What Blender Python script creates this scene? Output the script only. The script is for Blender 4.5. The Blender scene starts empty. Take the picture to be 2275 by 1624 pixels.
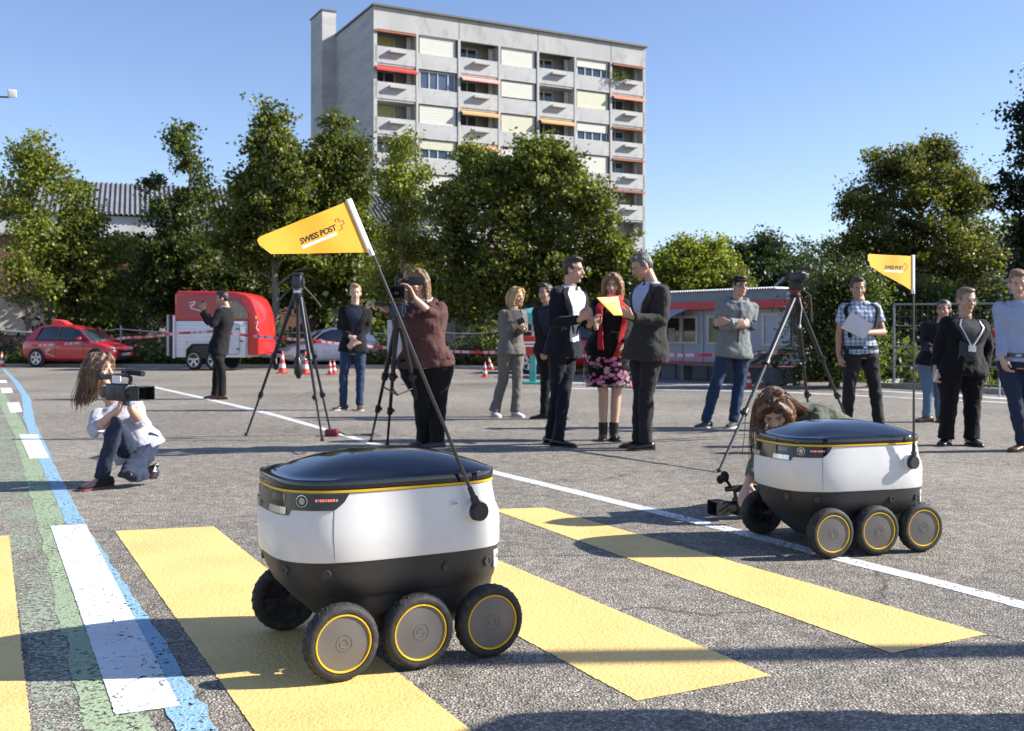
import bpy, bmesh, math, random
from math import sin, cos, pi, radians, sqrt, atan2
from mathutils import Vector, Matrix, noise
import numpy as np
random.seed(7)
SC = bpy.context.scene
COL = SC.collection
# ------------------------------------------------------------------ camera, sky, sun, exposure
EYE = 1.07            # camera height in metres
F = 2300.0            # focal length in photo units (frame 2274 wide)
CX, HY = 1137.0, 741.0
cam = bpy.data.cameras.new('camera'); camo = bpy.data.objects.new('camera', cam); COL.objects.link(camo)
camo.location = (0, 0, EYE); camo.rotation_euler = (radians(90), 0, 0)
cam.sensor_width = 36; cam.lens = 36 * F / 2274.0
cam.shift_y = -(812.0 - HY) / 2274.0
cam.clip_start = 0.05; cam.clip_end = 1500
cam.dof.use_dof = True; cam.dof.focus_distance = 3.5; cam.dof.aperture_fstop = 8.0
SC.camera = camo
SUN_EL, SUN_AZ = radians(31), radians(3)     # azimuth measured from +X towards +Y
w = bpy.data.worlds.new('World'); SC.world = w; w.use_nodes = True
nt = w.node_tree; bg = nt.nodes['Background']
sky = nt.nodes.new('ShaderNodeTexSky'); sky.sky_type = 'NISHITA'; sky.sun_disc = False
sky.sun_elevation = SUN_EL; sky.sun_rotation = radians(90) - SUN_AZ
sky.air_density = 1.0; sky.dust_density = 0.35; sky.ozone_density = 2.2; sky.altitude = 450
tint = nt.nodes.new('ShaderNodeVectorMath'); tint.operation = 'MULTIPLY'; tint.inputs[1].default_value = (.95, .925, 1.03)
nt.links.new(sky.outputs[0], tint.inputs[0]); nt.links.new(tint.outputs[0], bg.inputs[0]); bg.inputs[1].default_value = 0.088
sl = bpy.data.lights.new('sun', 'SUN'); sl.energy = 4.6; sl.angle = radians(0.53); sl.color = (1.0, 0.955, 0.89)
so = bpy.data.objects.new('sun', sl); COL.objects.link(so)
so.rotation_euler = Vector((cos(SUN_EL)*cos(SUN_AZ), cos(SUN_EL)*sin(SUN_AZ), sin(SUN_EL))).to_track_quat('Z', 'Y').to_euler()
SC.view_settings.view_transform = 'Standard'; SC.view_settings.look = 'None'
SC.view_settings.exposure = 1.12; SC.view_settings.gamma = 1.0; SC.view_settings.use_curve_mapping = False
SC.render.engine = 'CYCLES'
SC.cycles.max_bounces = 6; SC.cycles.transparent_max_bounces = 8; SC.cycles.use_denoising = True

def P(px, py, Z):                       # photo point at a depth -> world
    return Vector(((px - CX) / F * Z, Z, EYE - (py - HY) / F * Z))
def G(px, py, z=0.0):                   # photo point on the ground -> world
    Z = (EYE - z) * F / (py - HY)
    return Vector(((px - CX) / F * Z, Z, z))
def crop(cx, cy, s):                    # reading frame of an enlarged crop -> photo units
    k = 2274 / 2560.0
    return lambda x, y: ((cx + x / s) * k, (cy + y / s) * k)

# ------------------------------------------------------------------ mesh helpers
def V(*a): return Vector(a)
class MB:
    def __init__(s): s.v = []; s.f = []; s.m = []; s.mi = 0
    def add(s, vs, fs):
        o = len(s.v); s.v += [tuple(v) for v in vs]; s.f += [tuple(i + o for i in f) for f in fs]; s.m += [s.mi] * len(fs); return s
    def box(s, a, b, M=None):
        x0, y0, z0 = a; x1, y1, z1 = b
        vs = [V(x, y, z) for z in (z0, z1) for y in (y0, y1) for x in (x0, x1)]
        if M is not None: vs = [M @ v for v in vs]
        return s.add(vs, [(0, 2, 3, 1), (4, 5, 7, 6), (0, 1, 5, 4), (2, 6, 7, 3), (0, 4, 6, 2), (1, 3, 7, 5)])
    def rbox(s, a, b, r=0.01, M=None, n=3):   # rounded box: loft of rounded rectangles along z
        x0, y0, z0 = a; x1, y1, z1 = b; rings = []
        r = min(r, (x1-x0)*.49, (y1-y0)*.49, (z1-z0)*.49)
        for k in range(n + 1):
            t = k / n * pi / 2; rings.append((z0 + r - r*cos(t), r - r*sin(t)))
        for k in range(n + 1):
            t = k / n * pi / 2; rings.append((z1 - r + r*sin(t), r - r*cos(t)))
        vs = []; N = 4 * (n + 1)
        for z, ins in rings:
            for ci, (cx, cy) in enumerate(((x1-r, y1-r), (x0+r, y1-r), (x0+r, y0+r), (x1-r, y0+r))):
                for k in range(n + 1):
                    a_ = ci * pi/2 + k / n * pi/2; rr = r - ins
                    vs.append(V(cx + rr*cos(a_), cy + rr*sin(a_), z))
        if M is not None: vs = [M @ v for v in vs]
        return s.rings(vs, N)
    def rings(s, vs, N, cap=True, closed=True):
        R = len(vs) // N; fs = []
        for r in range(R - 1):
            for i in range(N if closed else N - 1):
                j = (i + 1) % N
                fs.append((r*N + i, r*N + j, (r+1)*N + j, (r+1)*N + i))
        if cap: fs.append(tuple(range(N-1, -1, -1))); fs.append(tuple(range((R-1)*N, R*N)))
        return s.add(vs, fs)
    def tube(s, pts, rad, n=8, cap=True, flat=1.0, up=None):
        pts = [Vector(p) for p in pts]
        if not hasattr(rad, '__len__'): rad = [rad] * len(pts)
        d0 = (pts[1] - pts[0]).normalized()
        u = Vector(up) if up is not None else (V(0, 0, 1) if abs(d0.z) < .9 else V(1, 0, 0))
        vs = []
        for i, p in enumerate(pts):
            d = (pts[min(i+1, len(pts)-1)] - pts[max(i-1, 0)])
            d = d.normalized() if d.length > 1e-9 else d0
            a = u.cross(d)
            a = a.normalized() if a.length > 1e-6 else V(1, 0, 0)
            b = d.cross(a).normalized(); u = b
            for k in range(n):
                t = 2*pi*k/n; vs.append(p + a*cos(t)*rad[i] + b*sin(t)*rad[i]*flat)
        return s.rings(vs, n, cap)
    def ell(s, c, r, M=None, nu=14, nv=9, R=None):
        vs = []; c = Vector(c)
        for j in range(nv + 1):
            t = -pi/2 + pi*j/nv
            t = max(-pi/2 + .02, min(pi/2 - .02, t))
            for i in range(nu):
                p = 2*pi*i/nu
                q = V(r[0]*cos(t)*cos(p), r[1]*cos(t)*sin(p), r[2]*sin(t))
                if R is not None: q = R @ q
                vs.append(c + q)
        if M is not None: vs = [M @ v for v in vs]
        return s.rings(vs, nu)
    def lathe(s, prof, n=32, M=None, arc=2*pi, cap=True):   # prof: (radius, z) revolved about local z
        vs = []
        for r, z in prof:
            for k in range(n): vs.append(V(r*cos(arc*k/n), r*sin(arc*k/n), z))
        if M is not None: vs = [M @ v for v in vs]
        return s.rings(vs, n, cap)
    def prism(s, poly, d, M=None):               # polygon in local xy extruded d along z
        n = len(poly)
        vs = [V(p[0], p[1], 0) for p in poly] + [V(p[0], p[1], d) for p in poly]
        if M is not None: vs = [M @ v for v in vs]
        fs = [tuple(range(n-1, -1, -1)), tuple(range(n, 2*n))] + [(i, (i+1) % n, n + (i+1) % n, n + i) for i in range(n)]
        return s.add(vs, fs)
    def build(s, name, mats=None, parent=None, origin=None, smooth=40, bevel=0):
        me = bpy.data.meshes.new(name)
        o = Vector(origin) if origin is not None else V(0, 0, 0)
        me.from_pydata([(v[0]-o.x, v[1]-o.y, v[2]-o.z) for v in s.v], [], s.f)
        ob = bpy.data.objects.new(name, me); COL.objects.link(ob)
        if mats is not None:
            for m in (mats if isinstance(mats, (list, tuple)) else [mats]): me.materials.append(m)
        if any(s.m): me.polygons.foreach_set('material_index', s.m)
        bm = bmesh.new(); bm.from_mesh(me)
        bmesh.ops.recalc_face_normals(bm, faces=bm.faces)
        if bevel:
            bmesh.ops.bevel(bm, geom=[e for e in bm.edges if len(e.link_faces) == 2 and e.calc_face_angle(0) > .5], offset=bevel, segments=2, affect='EDGES', profile=.5)
        bm.to_mesh(me); bm.free()
        if smooth:
            me.shade_smooth(); me.set_sharp_from_angle(angle=radians(smooth))
        if parent is not None: ob.parent = parent
        elif origin is not None: ob.location = o
        return ob
def tag(o, label=None, cat=None, group=None, kind=None):
    if label: o['label'] = label
    if cat: o['category'] = cat
    if group: o['group'] = group
    if kind: o['kind'] = kind
    return o
def empty(name, loc, rz=0, label=None, cat=None, group=None):
    o = bpy.data.objects.new(name, None); COL.objects.link(o); o.location = loc; o.rotation_euler = (0, 0, rz)
    o.empty_display_size = .2
    return tag(o, label, cat, group)
def put(name, mesh_obj, parent, loc, rot=(0, 0, 0), scale=(1, 1, 1)):   # shared-mesh copy
    c = bpy.data.objects.new(name, mesh_obj.data); COL.objects.link(c)
    c.parent = parent; c.location = loc; c.rotation_euler = rot; c.scale = scale
    return c
def copy_tree(o, parent=None):
    c = o.copy(); COL.objects.link(c); c.parent = parent
    for ch in list(o.children): copy_tree(ch, c)
    return c
def TRS(loc, rot=(0, 0, 0), sc=(1, 1, 1)):
    from mathutils import Euler
    return Matrix.Translation(loc) @ Euler(rot).to_matrix().to_4x4() @ Matrix.Diagonal((*sc, 1))
def text_mesh(name, body, size, mat, parent, M, ext=.0015, bold=0.0, align='CENTER', shear=0, spacing=1.0):
    cu = bpy.data.curves.new(name, 'FONT'); cu.body = body; cu.size = size; cu.extrude = ext; cu.offset = bold
    cu.align_x = align; cu.align_y = 'CENTER'; cu.shear = shear; cu.space_character = spacing; cu.resolution_u = 3
    t = bpy.data.objects.new(name, cu); COL.objects.link(t)
    me = bpy.data.meshes.new_from_object(t.evaluated_get(bpy.context.evaluated_depsgraph_get()))
    bpy.data.objects.remove(t); me.name = name
    ob = bpy.data.objects.new(name, me); COL.objects.link(ob); me.materials.clear(); me.materials.append(mat)
    ob.parent = parent; ob.matrix_local = M
    return ob

# ------------------------------------------------------------------ materials
MATS = {}
def M_(name, col, rough=.6, metal=0.0, var=.12, vs=6.0, bump=0.0, bs=60.0, spec=.5, coat=0.0, stretch=None, island=0.0, sheen=0.0, dirt=0.0, trans=0.0, weave=0.0):
    if name in MATS: return MATS[name]
    m = bpy.data.materials.new(name); m.use_nodes = True; n = m.node_tree.nodes; l = m.node_tree.links
    b = n['Principled BSDF']; tc = n.new('ShaderNodeTexCoord')
    src = tc.outputs['Object']
    if stretch:
        mp = n.new('ShaderNodeMapping'); mp.inputs['Scale'].default_value = stretch; l.new(src, mp.inputs[0]); src = mp.outputs[0]
    nz = n.new('ShaderNodeTexNoise'); nz.inputs['Scale'].default_value = vs; nz.inputs['Detail'].default_value = 5; l.new(src, nz.inputs['Vector'])
    mr = n.new('ShaderNodeMapRange'); mr.inputs[1].default_value = .25; mr.inputs[2].default_value = .75
    mr.inputs[3].default_value = 1 - var; mr.inputs[4].default_value = 1 + var; l.new(nz.outputs[0], mr.inputs[0])
    val = mr.outputs[0]
    if island:
        g = n.new('ShaderNodeNewGeometry'); m2 = n.new('ShaderNodeMapRange'); m2.inputs[3].default_value = 1 - island; m2.inputs[4].default_value = 1 + island
        l.new(g.outputs['Random Per Island'], m2.inputs[0]); mu = n.new('ShaderNodeMath'); mu.operation = 'MULTIPLY'; l.new(val, mu.inputs[0]); l.new(m2.outputs[0], mu.inputs[1]); val = mu.outputs[0]
    mx = n.new('ShaderNodeVectorMath'); mx.operation = 'SCALE'; mx.inputs[0].default_value = col[:3]; l.new(val, mx.inputs['Scale'])
    cout = mx.outputs[0]
    if dirt:
        nd = n.new('ShaderNodeTexNoise'); nd.inputs['Scale'].default_value = vs * 3; nd.inputs['Detail'].default_value = 8; l.new(src, nd.inputs['Vector'])
        rd = n.new('ShaderNodeMapRange'); rd.inputs[1].default_value = .52; rd.inputs[2].default_value = .75; rd.inputs[3].default_value = 0; rd.inputs[4].default_value = dirt; l.new(nd.outputs[0], rd.inputs[0])
        md = n.new('ShaderNodeMix'); md.data_type = 'RGBA'; l.new(rd.outputs[0], md.inputs[0]); l.new(cout, md.inputs[6]); md.inputs[7].default_value = (.12, .10, .08, 1); cout = md.outputs[2]
    l.new(cout, b.inputs['Base Color'])
    b.inputs['Roughness'].default_value = rough; b.inputs['Metallic'].default_value = metal
    b.inputs['Specular IOR Level'].default_value = spec; b.inputs['Coat Weight'].default_value = coat; b.inputs['Coat Roughness'].default_value = .04
    if sheen: b.inputs['Sheen Weight'].default_value = sheen
    if trans: b.inputs['Transmission Weight'].default_value = trans
    if bump:
        nb = n.new('ShaderNodeTexNoise'); nb.inputs['Scale'].default_value = bs; nb.inputs['Detail'].default_value = 6; l.new(src, nb.inputs['Vector'])
        bp = n.new('ShaderNodeBump'); bp.inputs['Strength'].default_value = 1.0; bp.inputs['Distance'].default_value = bump; l.new(nb.outputs[0], bp.inputs['Height']); l.new(bp.outputs[0], b.inputs['Normal'])
    MATS[name] = m; return m
def cloth(name, col, rough=.85, var=.1): return M_(name, col, rough, var=var, vs=9, bump=.012, bs=9, sheen=.08, spec=.2)
def plain(name, col, rough=.5, **k): return M_(name, col, rough, **k)
def nodes(name):
    m = bpy.data.materials.new(name); m.use_nodes = True; MATS[name] = m
    return m, m.node_tree.nodes, m.node_tree.links, m.node_tree.nodes['Principled BSDF']
def N(n, t, **kw):
    x = n.new(t)
    for k, v in kw.items(): setattr(x, k, v)
    return x

def asphalt_height(n, l, vec):
    vo = N(n, 'ShaderNodeTexVoronoi'); vo.inputs['Scale'].default_value = 118; l.new(vec, vo.inputs['Vector'])
    vo2 = N(n, 'ShaderNodeTexVoronoi'); vo2.inputs['Scale'].default_value = 210; l.new(vec, vo2.inputs['Vector'])
    return vo, vo2
def asphalt(name, tint=(1, 1, 1), far=False):
    m, n, l, b = nodes(name)
    geo = N(n, 'ShaderNodeNewGeometry'); vec = geo.outputs['Position']
    vo, vo2 = asphalt_height(n, l, vec)
    cr = N(n, 'ShaderNodeValToRGB'); e = cr.color_ramp
    e.elements[0].position = 0; e.elements[0].color = (.17, .155, .14, 1)
    e.elements[1].position = 1; e.elements[1].color = (.62, .57, .51, 1)
    for p, c in ((.3, (.25, .225, .20, 1)), (.6, (.34, .305, .27, 1)), (.85, (.42, .38, .335, 1))):
        x = e.elements.new(p); x.color = c
    sep = N(n, 'ShaderNodeSeparateColor'); l.new(vo.outputs['Color'], sep.inputs[0]); l.new(sep.outputs[0], cr.inputs[0])
    # joints between the stones are dark bitumen
    jr = N(n, 'ShaderNodeMapRange'); jr.inputs[1].default_value = .0; jr.inputs[2].default_value = .0075*95*.9; jr.inputs[3].default_value = 1.18; jr.inputs[4].default_value = .52
    l.new(vo.outputs['Distance'], jr.inputs[0])
    big = N(n, 'ShaderNodeTexNoise'); big.inputs['Scale'].default_value = .4; big.inputs['Detail'].default_value = 7; l.new(vec, big.inputs['Vector'])
    br = N(n, 'ShaderNodeMapRange'); br.inputs[1].default_value = .3; br.inputs[2].default_value = .7; br.inputs[3].default_value = .72; br.inputs[4].default_value = 1.18; l.new(big.outputs[0], br.inputs[0])
    med = N(n, 'ShaderNodeTexNoise'); med.inputs['Scale'].default_value = 9; med.inputs['Detail'].default_value = 6; l.new(vec, med.inputs['Vector'])
    mr = N(n, 'ShaderNodeMapRange'); mr.inputs[1].default_value = .3; mr.inputs[2].default_value = .7; mr.inputs[3].default_value = .75; mr.inputs[4].default_value = 1.25; l.new(med.outputs[0], mr.inputs[0])
    a = N(n, 'ShaderNodeMath', operation='MULTIPLY'); l.new(jr.outputs[0], a.inputs[0]); l.new(br.outputs[0], a.inputs[1])
    a2 = N(n, 'ShaderNodeMath', operation='MULTIPLY'); l.new(a.outputs[0], a2.inputs[0]); l.new(mr.outputs[0], a2.inputs[1])
    # hairline cracks
    wv = N(n, 'ShaderNodeTexNoise'); wv.inputs['Scale'].default_value = 2.2; wv.inputs['Detail'].default_value = 5; l.new(vec, wv.inputs['Vector'])
    av = N(n, 'ShaderNodeVectorMath', operation='MULTIPLY_ADD'); l.new(wv.outputs['Color'], av.inputs[0]); av.inputs[1].default_value = (.5, .5, .5); l.new(vec, av.inputs[2])
    vc = N(n, 'ShaderNodeTexVoronoi', feature='DISTANCE_TO_EDGE'); vc.inputs['Scale'].default_value = .42; l.new(av.outputs[0], vc.inputs['Vector'])
    ck = N(n, 'ShaderNodeMapRange'); ck.inputs[1].default_value = .0; ck.inputs[2].default_value = .005; ck.inputs[3].default_value = .4; ck.inputs[4].default_value = 1; l.new(vc.outputs['Distance'], ck.inputs[0])
    a3 = N(n, 'ShaderNodeMath', operation='MULTIPLY'); l.new(a2.outputs[0], a3.inputs[0]); l.new(ck.outputs[0], a3.inputs[1])
    sc = N(n, 'ShaderNodeVectorMath', operation='SCALE'); l.new(cr.outputs[0], sc.inputs[0]); l.new(a3.outputs[0], sc.inputs['Scale'])
    tn = N(n, 'ShaderNodeVectorMath', operation='MULTIPLY'); l.new(sc.outputs[0], tn.inputs[0]); tn.inputs[1].default_value = (1.13, 1.11, 1.03)
    l.new(tn.outputs[0], b.inputs['Base Color']); b.inputs['Roughness'].default_value = .82; b.inputs['Specular IOR Level'].default_value = .35
    h = N(n, 'ShaderNodeMath', operation='MULTIPLY'); l.new(vo.outputs['Distance'], h.inputs[0]); h.inputs[1].default_value = -1
    bp = N(n, 'ShaderNodeBump'); bp.inputs['Strength'].default_value = 1; bp.inputs['Distance'].default_value = .005; l.new(h.outputs[0], bp.inputs['Height'])
    l.new(bp.outputs[0], b.inputs['Normal'])
    return m
def road_paint(name, col, wear=.5, rough=.55, fine=1.0, crack=True, edge=None):
    """paint film; chips and cracks let the asphalt below show"""
    m, n, l, b = nodes(name)
    geo = N(n, 'ShaderNodeNewGeometry'); vec = geo.outputs['Position']
    n1 = N(n, 'ShaderNodeTexNoise'); n1.inputs['Scale'].default_value = 45; n1.inputs['Detail'].default_value = 6; l.new(vec, n1.inputs['Vector'])
    n2 = N(n, 'ShaderNodeTexNoise'); n2.inputs['Scale'].default_value = 2.5; n2.inputs['Detail'].default_value = 4; l.new(vec, n2.inputs['Vector'])
    vo = N(n, 'ShaderNodeTexVoronoi'); vo.inputs['Scale'].default_value = 95; l.new(vec, vo.inputs['Vector'])
    s1 = N(n, 'ShaderNodeMath', operation='MULTIPLY_ADD'); l.new(n2.outputs[0], s1.inputs[0]); s1.inputs[1].default_value = .55; l.new(n1.outputs[0], s1.inputs[2])
    s2 = N(n, 'ShaderNodeMath', operation='MULTIPLY_ADD'); l.new(vo.outputs['Distance'], s2.inputs[0]); s2.inputs[1].default_value = .22; l.new(s1.outputs[0], s2.inputs[2])
    th = N(n, 'ShaderNodeMapRange'); t = 1.32 - wear * .55
    th.inputs[1].default_value = t - .02; th.inputs[2].default_value = t + .03; th.inputs[3].default_value = 1; th.inputs[4].default_value = 0; l.new(s2.outputs[0], th.inputs[0])
    alpha = th.outputs[0]
    if crack:
        wv = N(n, 'ShaderNodeTexNoise'); wv.inputs['Scale'].default_value = 9; wv.inputs['Detail'].default_value = 5; l.new(vec, wv.inputs['Vector'])
        av = N(n, 'ShaderNodeVectorMath', operation='MULTIPLY_ADD'); l.new(wv.outputs['Color'], av.inputs[0]); av.inputs[1].default_value = (.13, .13, .13); l.new(vec, av.inputs[2])
        vc = N(n, 'ShaderNodeTexVoronoi', feature='DISTANCE_TO_EDGE'); vc.inputs['Scale'].default_value = 4.5; l.new(av.outputs[0], vc.inputs['Vector'])
        ga = N(n, 'ShaderNodeMapRange'); ga.inputs[1].default_value = .46; ga.inputs[2].default_value = .62; ga.inputs[3].default_value = 0.0; ga.inputs[4].default_value = .012; l.new(n1.outputs[0], ga.inputs[0])
        lt = N(n, 'ShaderNodeMath', operation='GREATER_THAN'); l.new(vc.outputs['Distance'], lt.inputs[0]); l.new(ga.outputs[0], lt.inputs[1])
        mm = N(n, 'ShaderNodeMath', operation='MULTIPLY'); l.new(lt.outputs[0], mm.inputs[0]); l.new(alpha, mm.inputs[1]); alpha = mm.outputs[0]
    l.new(alpha, b.inputs['Alpha'])
    mr = N(n, 'ShaderNodeMapRange'); mr.inputs[1].default_value = .3; mr.inputs[2].default_value = .7; mr.inputs[3].default_value = .88; mr.inputs[4].default_value = 1.1; l.new(n2.outputs[0], mr.inputs[0])
    m2 = N(n, 'ShaderNodeMapRange'); m2.inputs[1].default_value = .3; m2.inputs[2].default_value = .75; m2.inputs[3].default_value = 1.05; m2.inputs[4].default_value = .9; l.new(n1.outputs[0], m2.inputs[0])
    mu = N(n, 'ShaderNodeMath', operation='MULTIPLY'); l.new(mr.outputs[0], mu.inputs[0]); l.new(m2.outputs[0], mu.inputs[1])
    sc = N(n, 'ShaderNodeVectorMath', operation='SCALE'); sc.inputs[0].default_value = col; l.new(mu.outputs[0], sc.inputs['Scale']); l.new(sc.outputs[0], b.inputs['Base Color'])
    b.inputs['Roughness'].default_value = rough
    bp = N(n, 'ShaderNodeBump'); bp.inputs['Strength'].default_value = 1; bp.inputs['Distance'].default_value = .0035*fine
    hh = N(n, 'ShaderNodeMath', operation='MULTIPLY_ADD'); l.new(vo.outputs['Distance'], hh.inputs[0]); hh.inputs[1].default_value = -.6; l.new(n1.outputs[0], hh.inputs[2])
    l.new(hh.outputs[0], bp.inputs['Height']); l.new(bp.outputs[0], b.inputs['Normal'])
    return m
def leaf_mat(name, c1, c2, c3=None):
    m, n, l, b = nodes(name)
    g = N(n, 'ShaderNodeNewGeometry'); cr = N(n, 'ShaderNodeValToRGB'); e = cr.color_ramp
    e.elements[0].color = (*c1, 1); e.elements[1].color = (*c2, 1)
    if c3: x = e.elements.new(.93); x.color = (*c2, 1); e.elements[-1].color = (*c3, 1)
    l.new(g.outputs['Random Per Island'], cr.inputs[0])
    tc = N(n, 'ShaderNodeTexCoord'); nz = N(n, 'ShaderNodeTexNoise'); nz.inputs['Scale'].default_value = .55; nz.inputs['Detail'].default_value = 2; l.new(tc.outputs['Object'], nz.inputs['Vector'])
    mr = N(n, 'ShaderNodeMapRange'); mr.inputs[1].default_value = .35; mr.inputs[2].default_value = .65; mr.inputs[3].default_value = .6; mr.inputs[4].default_value = 1.45; l.new(nz.outputs[0], mr.inputs[0])
    sc = N(n, 'ShaderNodeVectorMath', operation='SCALE'); l.new(cr.outputs[0], sc.inputs[0]); l.new(mr.outputs[0], sc.inputs['Scale'])
    l.new(sc.outputs[0], b.inputs['Base Color']); b.inputs['Roughness'].default_value = .45
    tr = N(n, 'ShaderNodeBsdfTranslucent'); s2 = N(n, 'ShaderNodeVectorMath', operation='MULTIPLY'); l.new(sc.outputs[0], s2.inputs[0]); s2.inputs[1].default_value = (1.5, 1.6, .6); l.new(s2.outputs[0], tr.inputs[0])
    mx = N(n, 'ShaderNodeMixShader'); mx.inputs[0].default_value = .44; l.new(b.outputs[0], mx.inputs[1]); l.new(tr.outputs[0], mx.inputs[2])
    l.new(mx.outputs[0], n['Material Output'].inputs[0]); return m
# ------------------------------------------------------------------ ground, asphalt, markings
soil = M_('soil_ground', (.09, .085, .045), .95, var=.35, vs=1.2, bump=.05, bs=8)
tarm = asphalt('asphalt')
def sheet(name, pts, z, mat, rag=0):
    if rag:
        q = []
        for a, b_ in zip(pts, list(pts[1:]) + [pts[0]]):
            a, b_ = Vector((a[0], a[1], 0)), Vector((b_[0], b_[1], 0)); k = max(1, int((b_-a).length/.012))
            for i in range(k):
                c = a.lerp(b_, i/k); q.append((c.x + rag*noise.noise(V(c.x*60, c.y*60, 1)), c.y + rag*noise.noise(V(c.x*60, c.y*60, 9))))
        pts = q
    me = bpy.data.meshes.new(name); me.from_pydata([(p[0], p[1], z) for p in pts], [], [tuple(range(len(pts)))])
    o = bpy.data.objects.new(name, me); COL.objects.link(o); me.materials.append(mat)
    return tag(o, kind='structure')
sheet('ground', [(-700, -60), (700, -60), (700, 1100), (-700, 1100)], -.03, soil)
EDGE = [(-60, 33.6), (-14, 33.2), (-2, 31.6), (1.8, 28.6), (5.6, 26.2), (8.6, 22.6), (7.2, 20.6), (8.75, 17.9), (30, 6)]
sheet('asphalt_yard', [(-60, -30), (30, -30)] + EDGE[::-1], 0, tarm)
kb = MB()
cmat = M_('kerb_concrete', (.34, .32, .29), .9, var=.2, vs=5, bump=.01)
for i in range(len(EDGE) - 1):
    a, b_ = V(*EDGE[i], 0), V(*EDGE[i+1], 0); d = (b_ - a); L = d.length; d.normalize(); nrm = V(-d.y, d.x, 0)
    if nrm.y < 0: nrm = -nrm
    kb.add([a, b_, b_ + nrm*.14, a + nrm*.14, a + V(0,0,.1), b_ + V(0,0,.1), b_ + nrm*.14 + V(0,0,.1), a + nrm*.14 + V(0,0,.1)],
           [(0,1,5,4), (1,2,6,5), (2,3,7,6), (3,0,4,7), (4,5,6,7)])
tag(kb.build('kerb', cmat), kind='structure')
yel = road_paint('yellow_marking', (.85, .57, .20), wear=.02, crack=False, fine=.8)
wht = road_paint('white_marking', (.78, .78, .77), wear=.36)
wln = road_paint('white_line_marking', (.70, .70, .69), wear=.55, crack=False)
blu = road_paint('blue_marking', (.27, .46, .60), wear=.56)
grn = road_paint('green_marking', (.33, .41, .25), wear=.60)
grp = road_paint('worn_green_marking', (.33, .38, .27), wear=.82)
def gp(*p): return [G(x, y) for x, y in p]
st = [gp((-215, 1198), (20, 1190), (77, 1700), (-330, 1700)), gp((255, 1180), (475, 1170), (1168, 1720), (640, 1730)),
      gp((672, 1153), (873, 1146), (1713, 1502), (1415, 1558)), gp((1092, 1132), (1210, 1128), (2193, 1410), (1980, 1452))]
for s_ in st: sheet('crossing_stripe', s_, .0022, yel, .005)
for s_ in (gp((112, 1170), (190, 1166), (400, 1570), (256, 1590)), gp((42, 966), (84, 966), (109, 1018), (66, 1020)), gp((15, 895), (42, 894), (50, 915), (24, 918)),
           gp((1, 862), (25, 862), (29, 873), (4, 874)), gp((-8, 845), (13, 845), (17, 851), (-5, 851))):
    sheet('white_dash', s_, .004, wht, .004)
def band(name, L, R, z, mat, ragged=.0):
    vs = []; fs = []; pl = []
    for (a, b_) in zip(L, R): pl.append((G(*a), G(*b_)))
    out = []
    for i in range(len(pl) - 1):
        for k in range(8):
            t = k / 8; out.append((pl[i][0].lerp(pl[i+1][0], t), pl[i][1].lerp(pl[i+1][1], t)))
    out.append(pl[-1])
    for i, (a, b_) in enumerate(out):
        j = ragged * (noise.noise(V(a.x*13, a.y*13, 0))); k = ragged * (noise.noise(V(b_.x*13, b_.y*13, 3)))
        vs += [(a.x + j, a.y, z), (b_.x + k, b_.y, z)]
        if i: fs.append((2*i-2, 2*i-1, 2*i+1, 2*i))
    me = bpy.data.meshes.new(name); me.from_pydata(vs, [], fs); o = bpy.data.objects.new(name, me); COL.objects.link(o); me.materials.append(mat)
    return tag(o, kind='structure')
band('blue_line', [(4, 820), (30, 850), (48, 880), (52, 930), (82, 1010), (108, 1070), (128, 1120), (148, 1170), (205, 1280), (280, 1400), (345, 1520), (400, 1640)],
     [(12, 820), (42, 850), (68, 885), (78, 940), (112, 1012), (146, 1080), (170, 1130), (192, 1166), (255, 1265), (330, 1370), (408, 1500), (500, 1650)], .0028, blu, .02)
band('green_line', [(-22, 850), (0, 900), (28, 960), (50, 1030), (66, 1101), (92, 1200), (125, 1340), (173, 1552), (195, 1650)],
     [(-8, 850), (26, 900), (62, 960), (92, 1030), (122, 1101), (165, 1185), (230, 1340), (330, 1590), (360, 1650)], .0018, grn, .022)
band('worn_green_line', [(-60, 850), (-40, 900), (-25, 1030), (0, 1101), (18, 1200), (42, 1340), (75, 1552), (85, 1650)],
     [(-22, 850), (2, 900), (52, 1030), (68, 1101), (94, 1200), (127, 1340), (175, 1552), (197, 1650)], .001, grp, .03)
wl = [(335, 858), (460, 886), (600, 919), (720, 953), (830, 986), (960, 1017), (1100, 1050), (1290, 1096), (1500, 1147), (1700, 1197), (1850, 1237), (2080, 1294), (2274, 1345), (2460, 1396)]
band('white_line', [(x, y - (y-741)*.0135) for x, y in wl], [(x, y + (y-741)*.0135 + .8) for x, y in wl], .002, wln, .008)
band('far_line', [(1150, 849), (1500, 852), (1800, 858), (2300, 888)], [(1150, 851), (1500, 854.5), (1800, 861), (2300, 891.5)], .004, wln, .0)
band('far_line', [(1230, 862), (1700, 869), (2300, 897)], [(1230, 863.5), (1700, 871), (2300, 899)], .005, wln, .0)
hill = MB()      # low wooded ground rising far behind
hv = []; 
for j in range(2):
    for i in range(61):
        x = -420 + 14*i; h = 9 + 7*noise.noise(V(x*.011, 3, 0)) + (9 if x > 60 else 0)*min(1, max(0, (x-60)/60))
        hv.append(V(x, 300 + 90*j, -1 if j == 0 else h))
hill.rings(hv, 61, cap=False, closed=False)
tag(hill.build('hills', M_('hill_green', (.05, .075, .03), .95, var=.4, vs=.05)), kind='structure')

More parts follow.
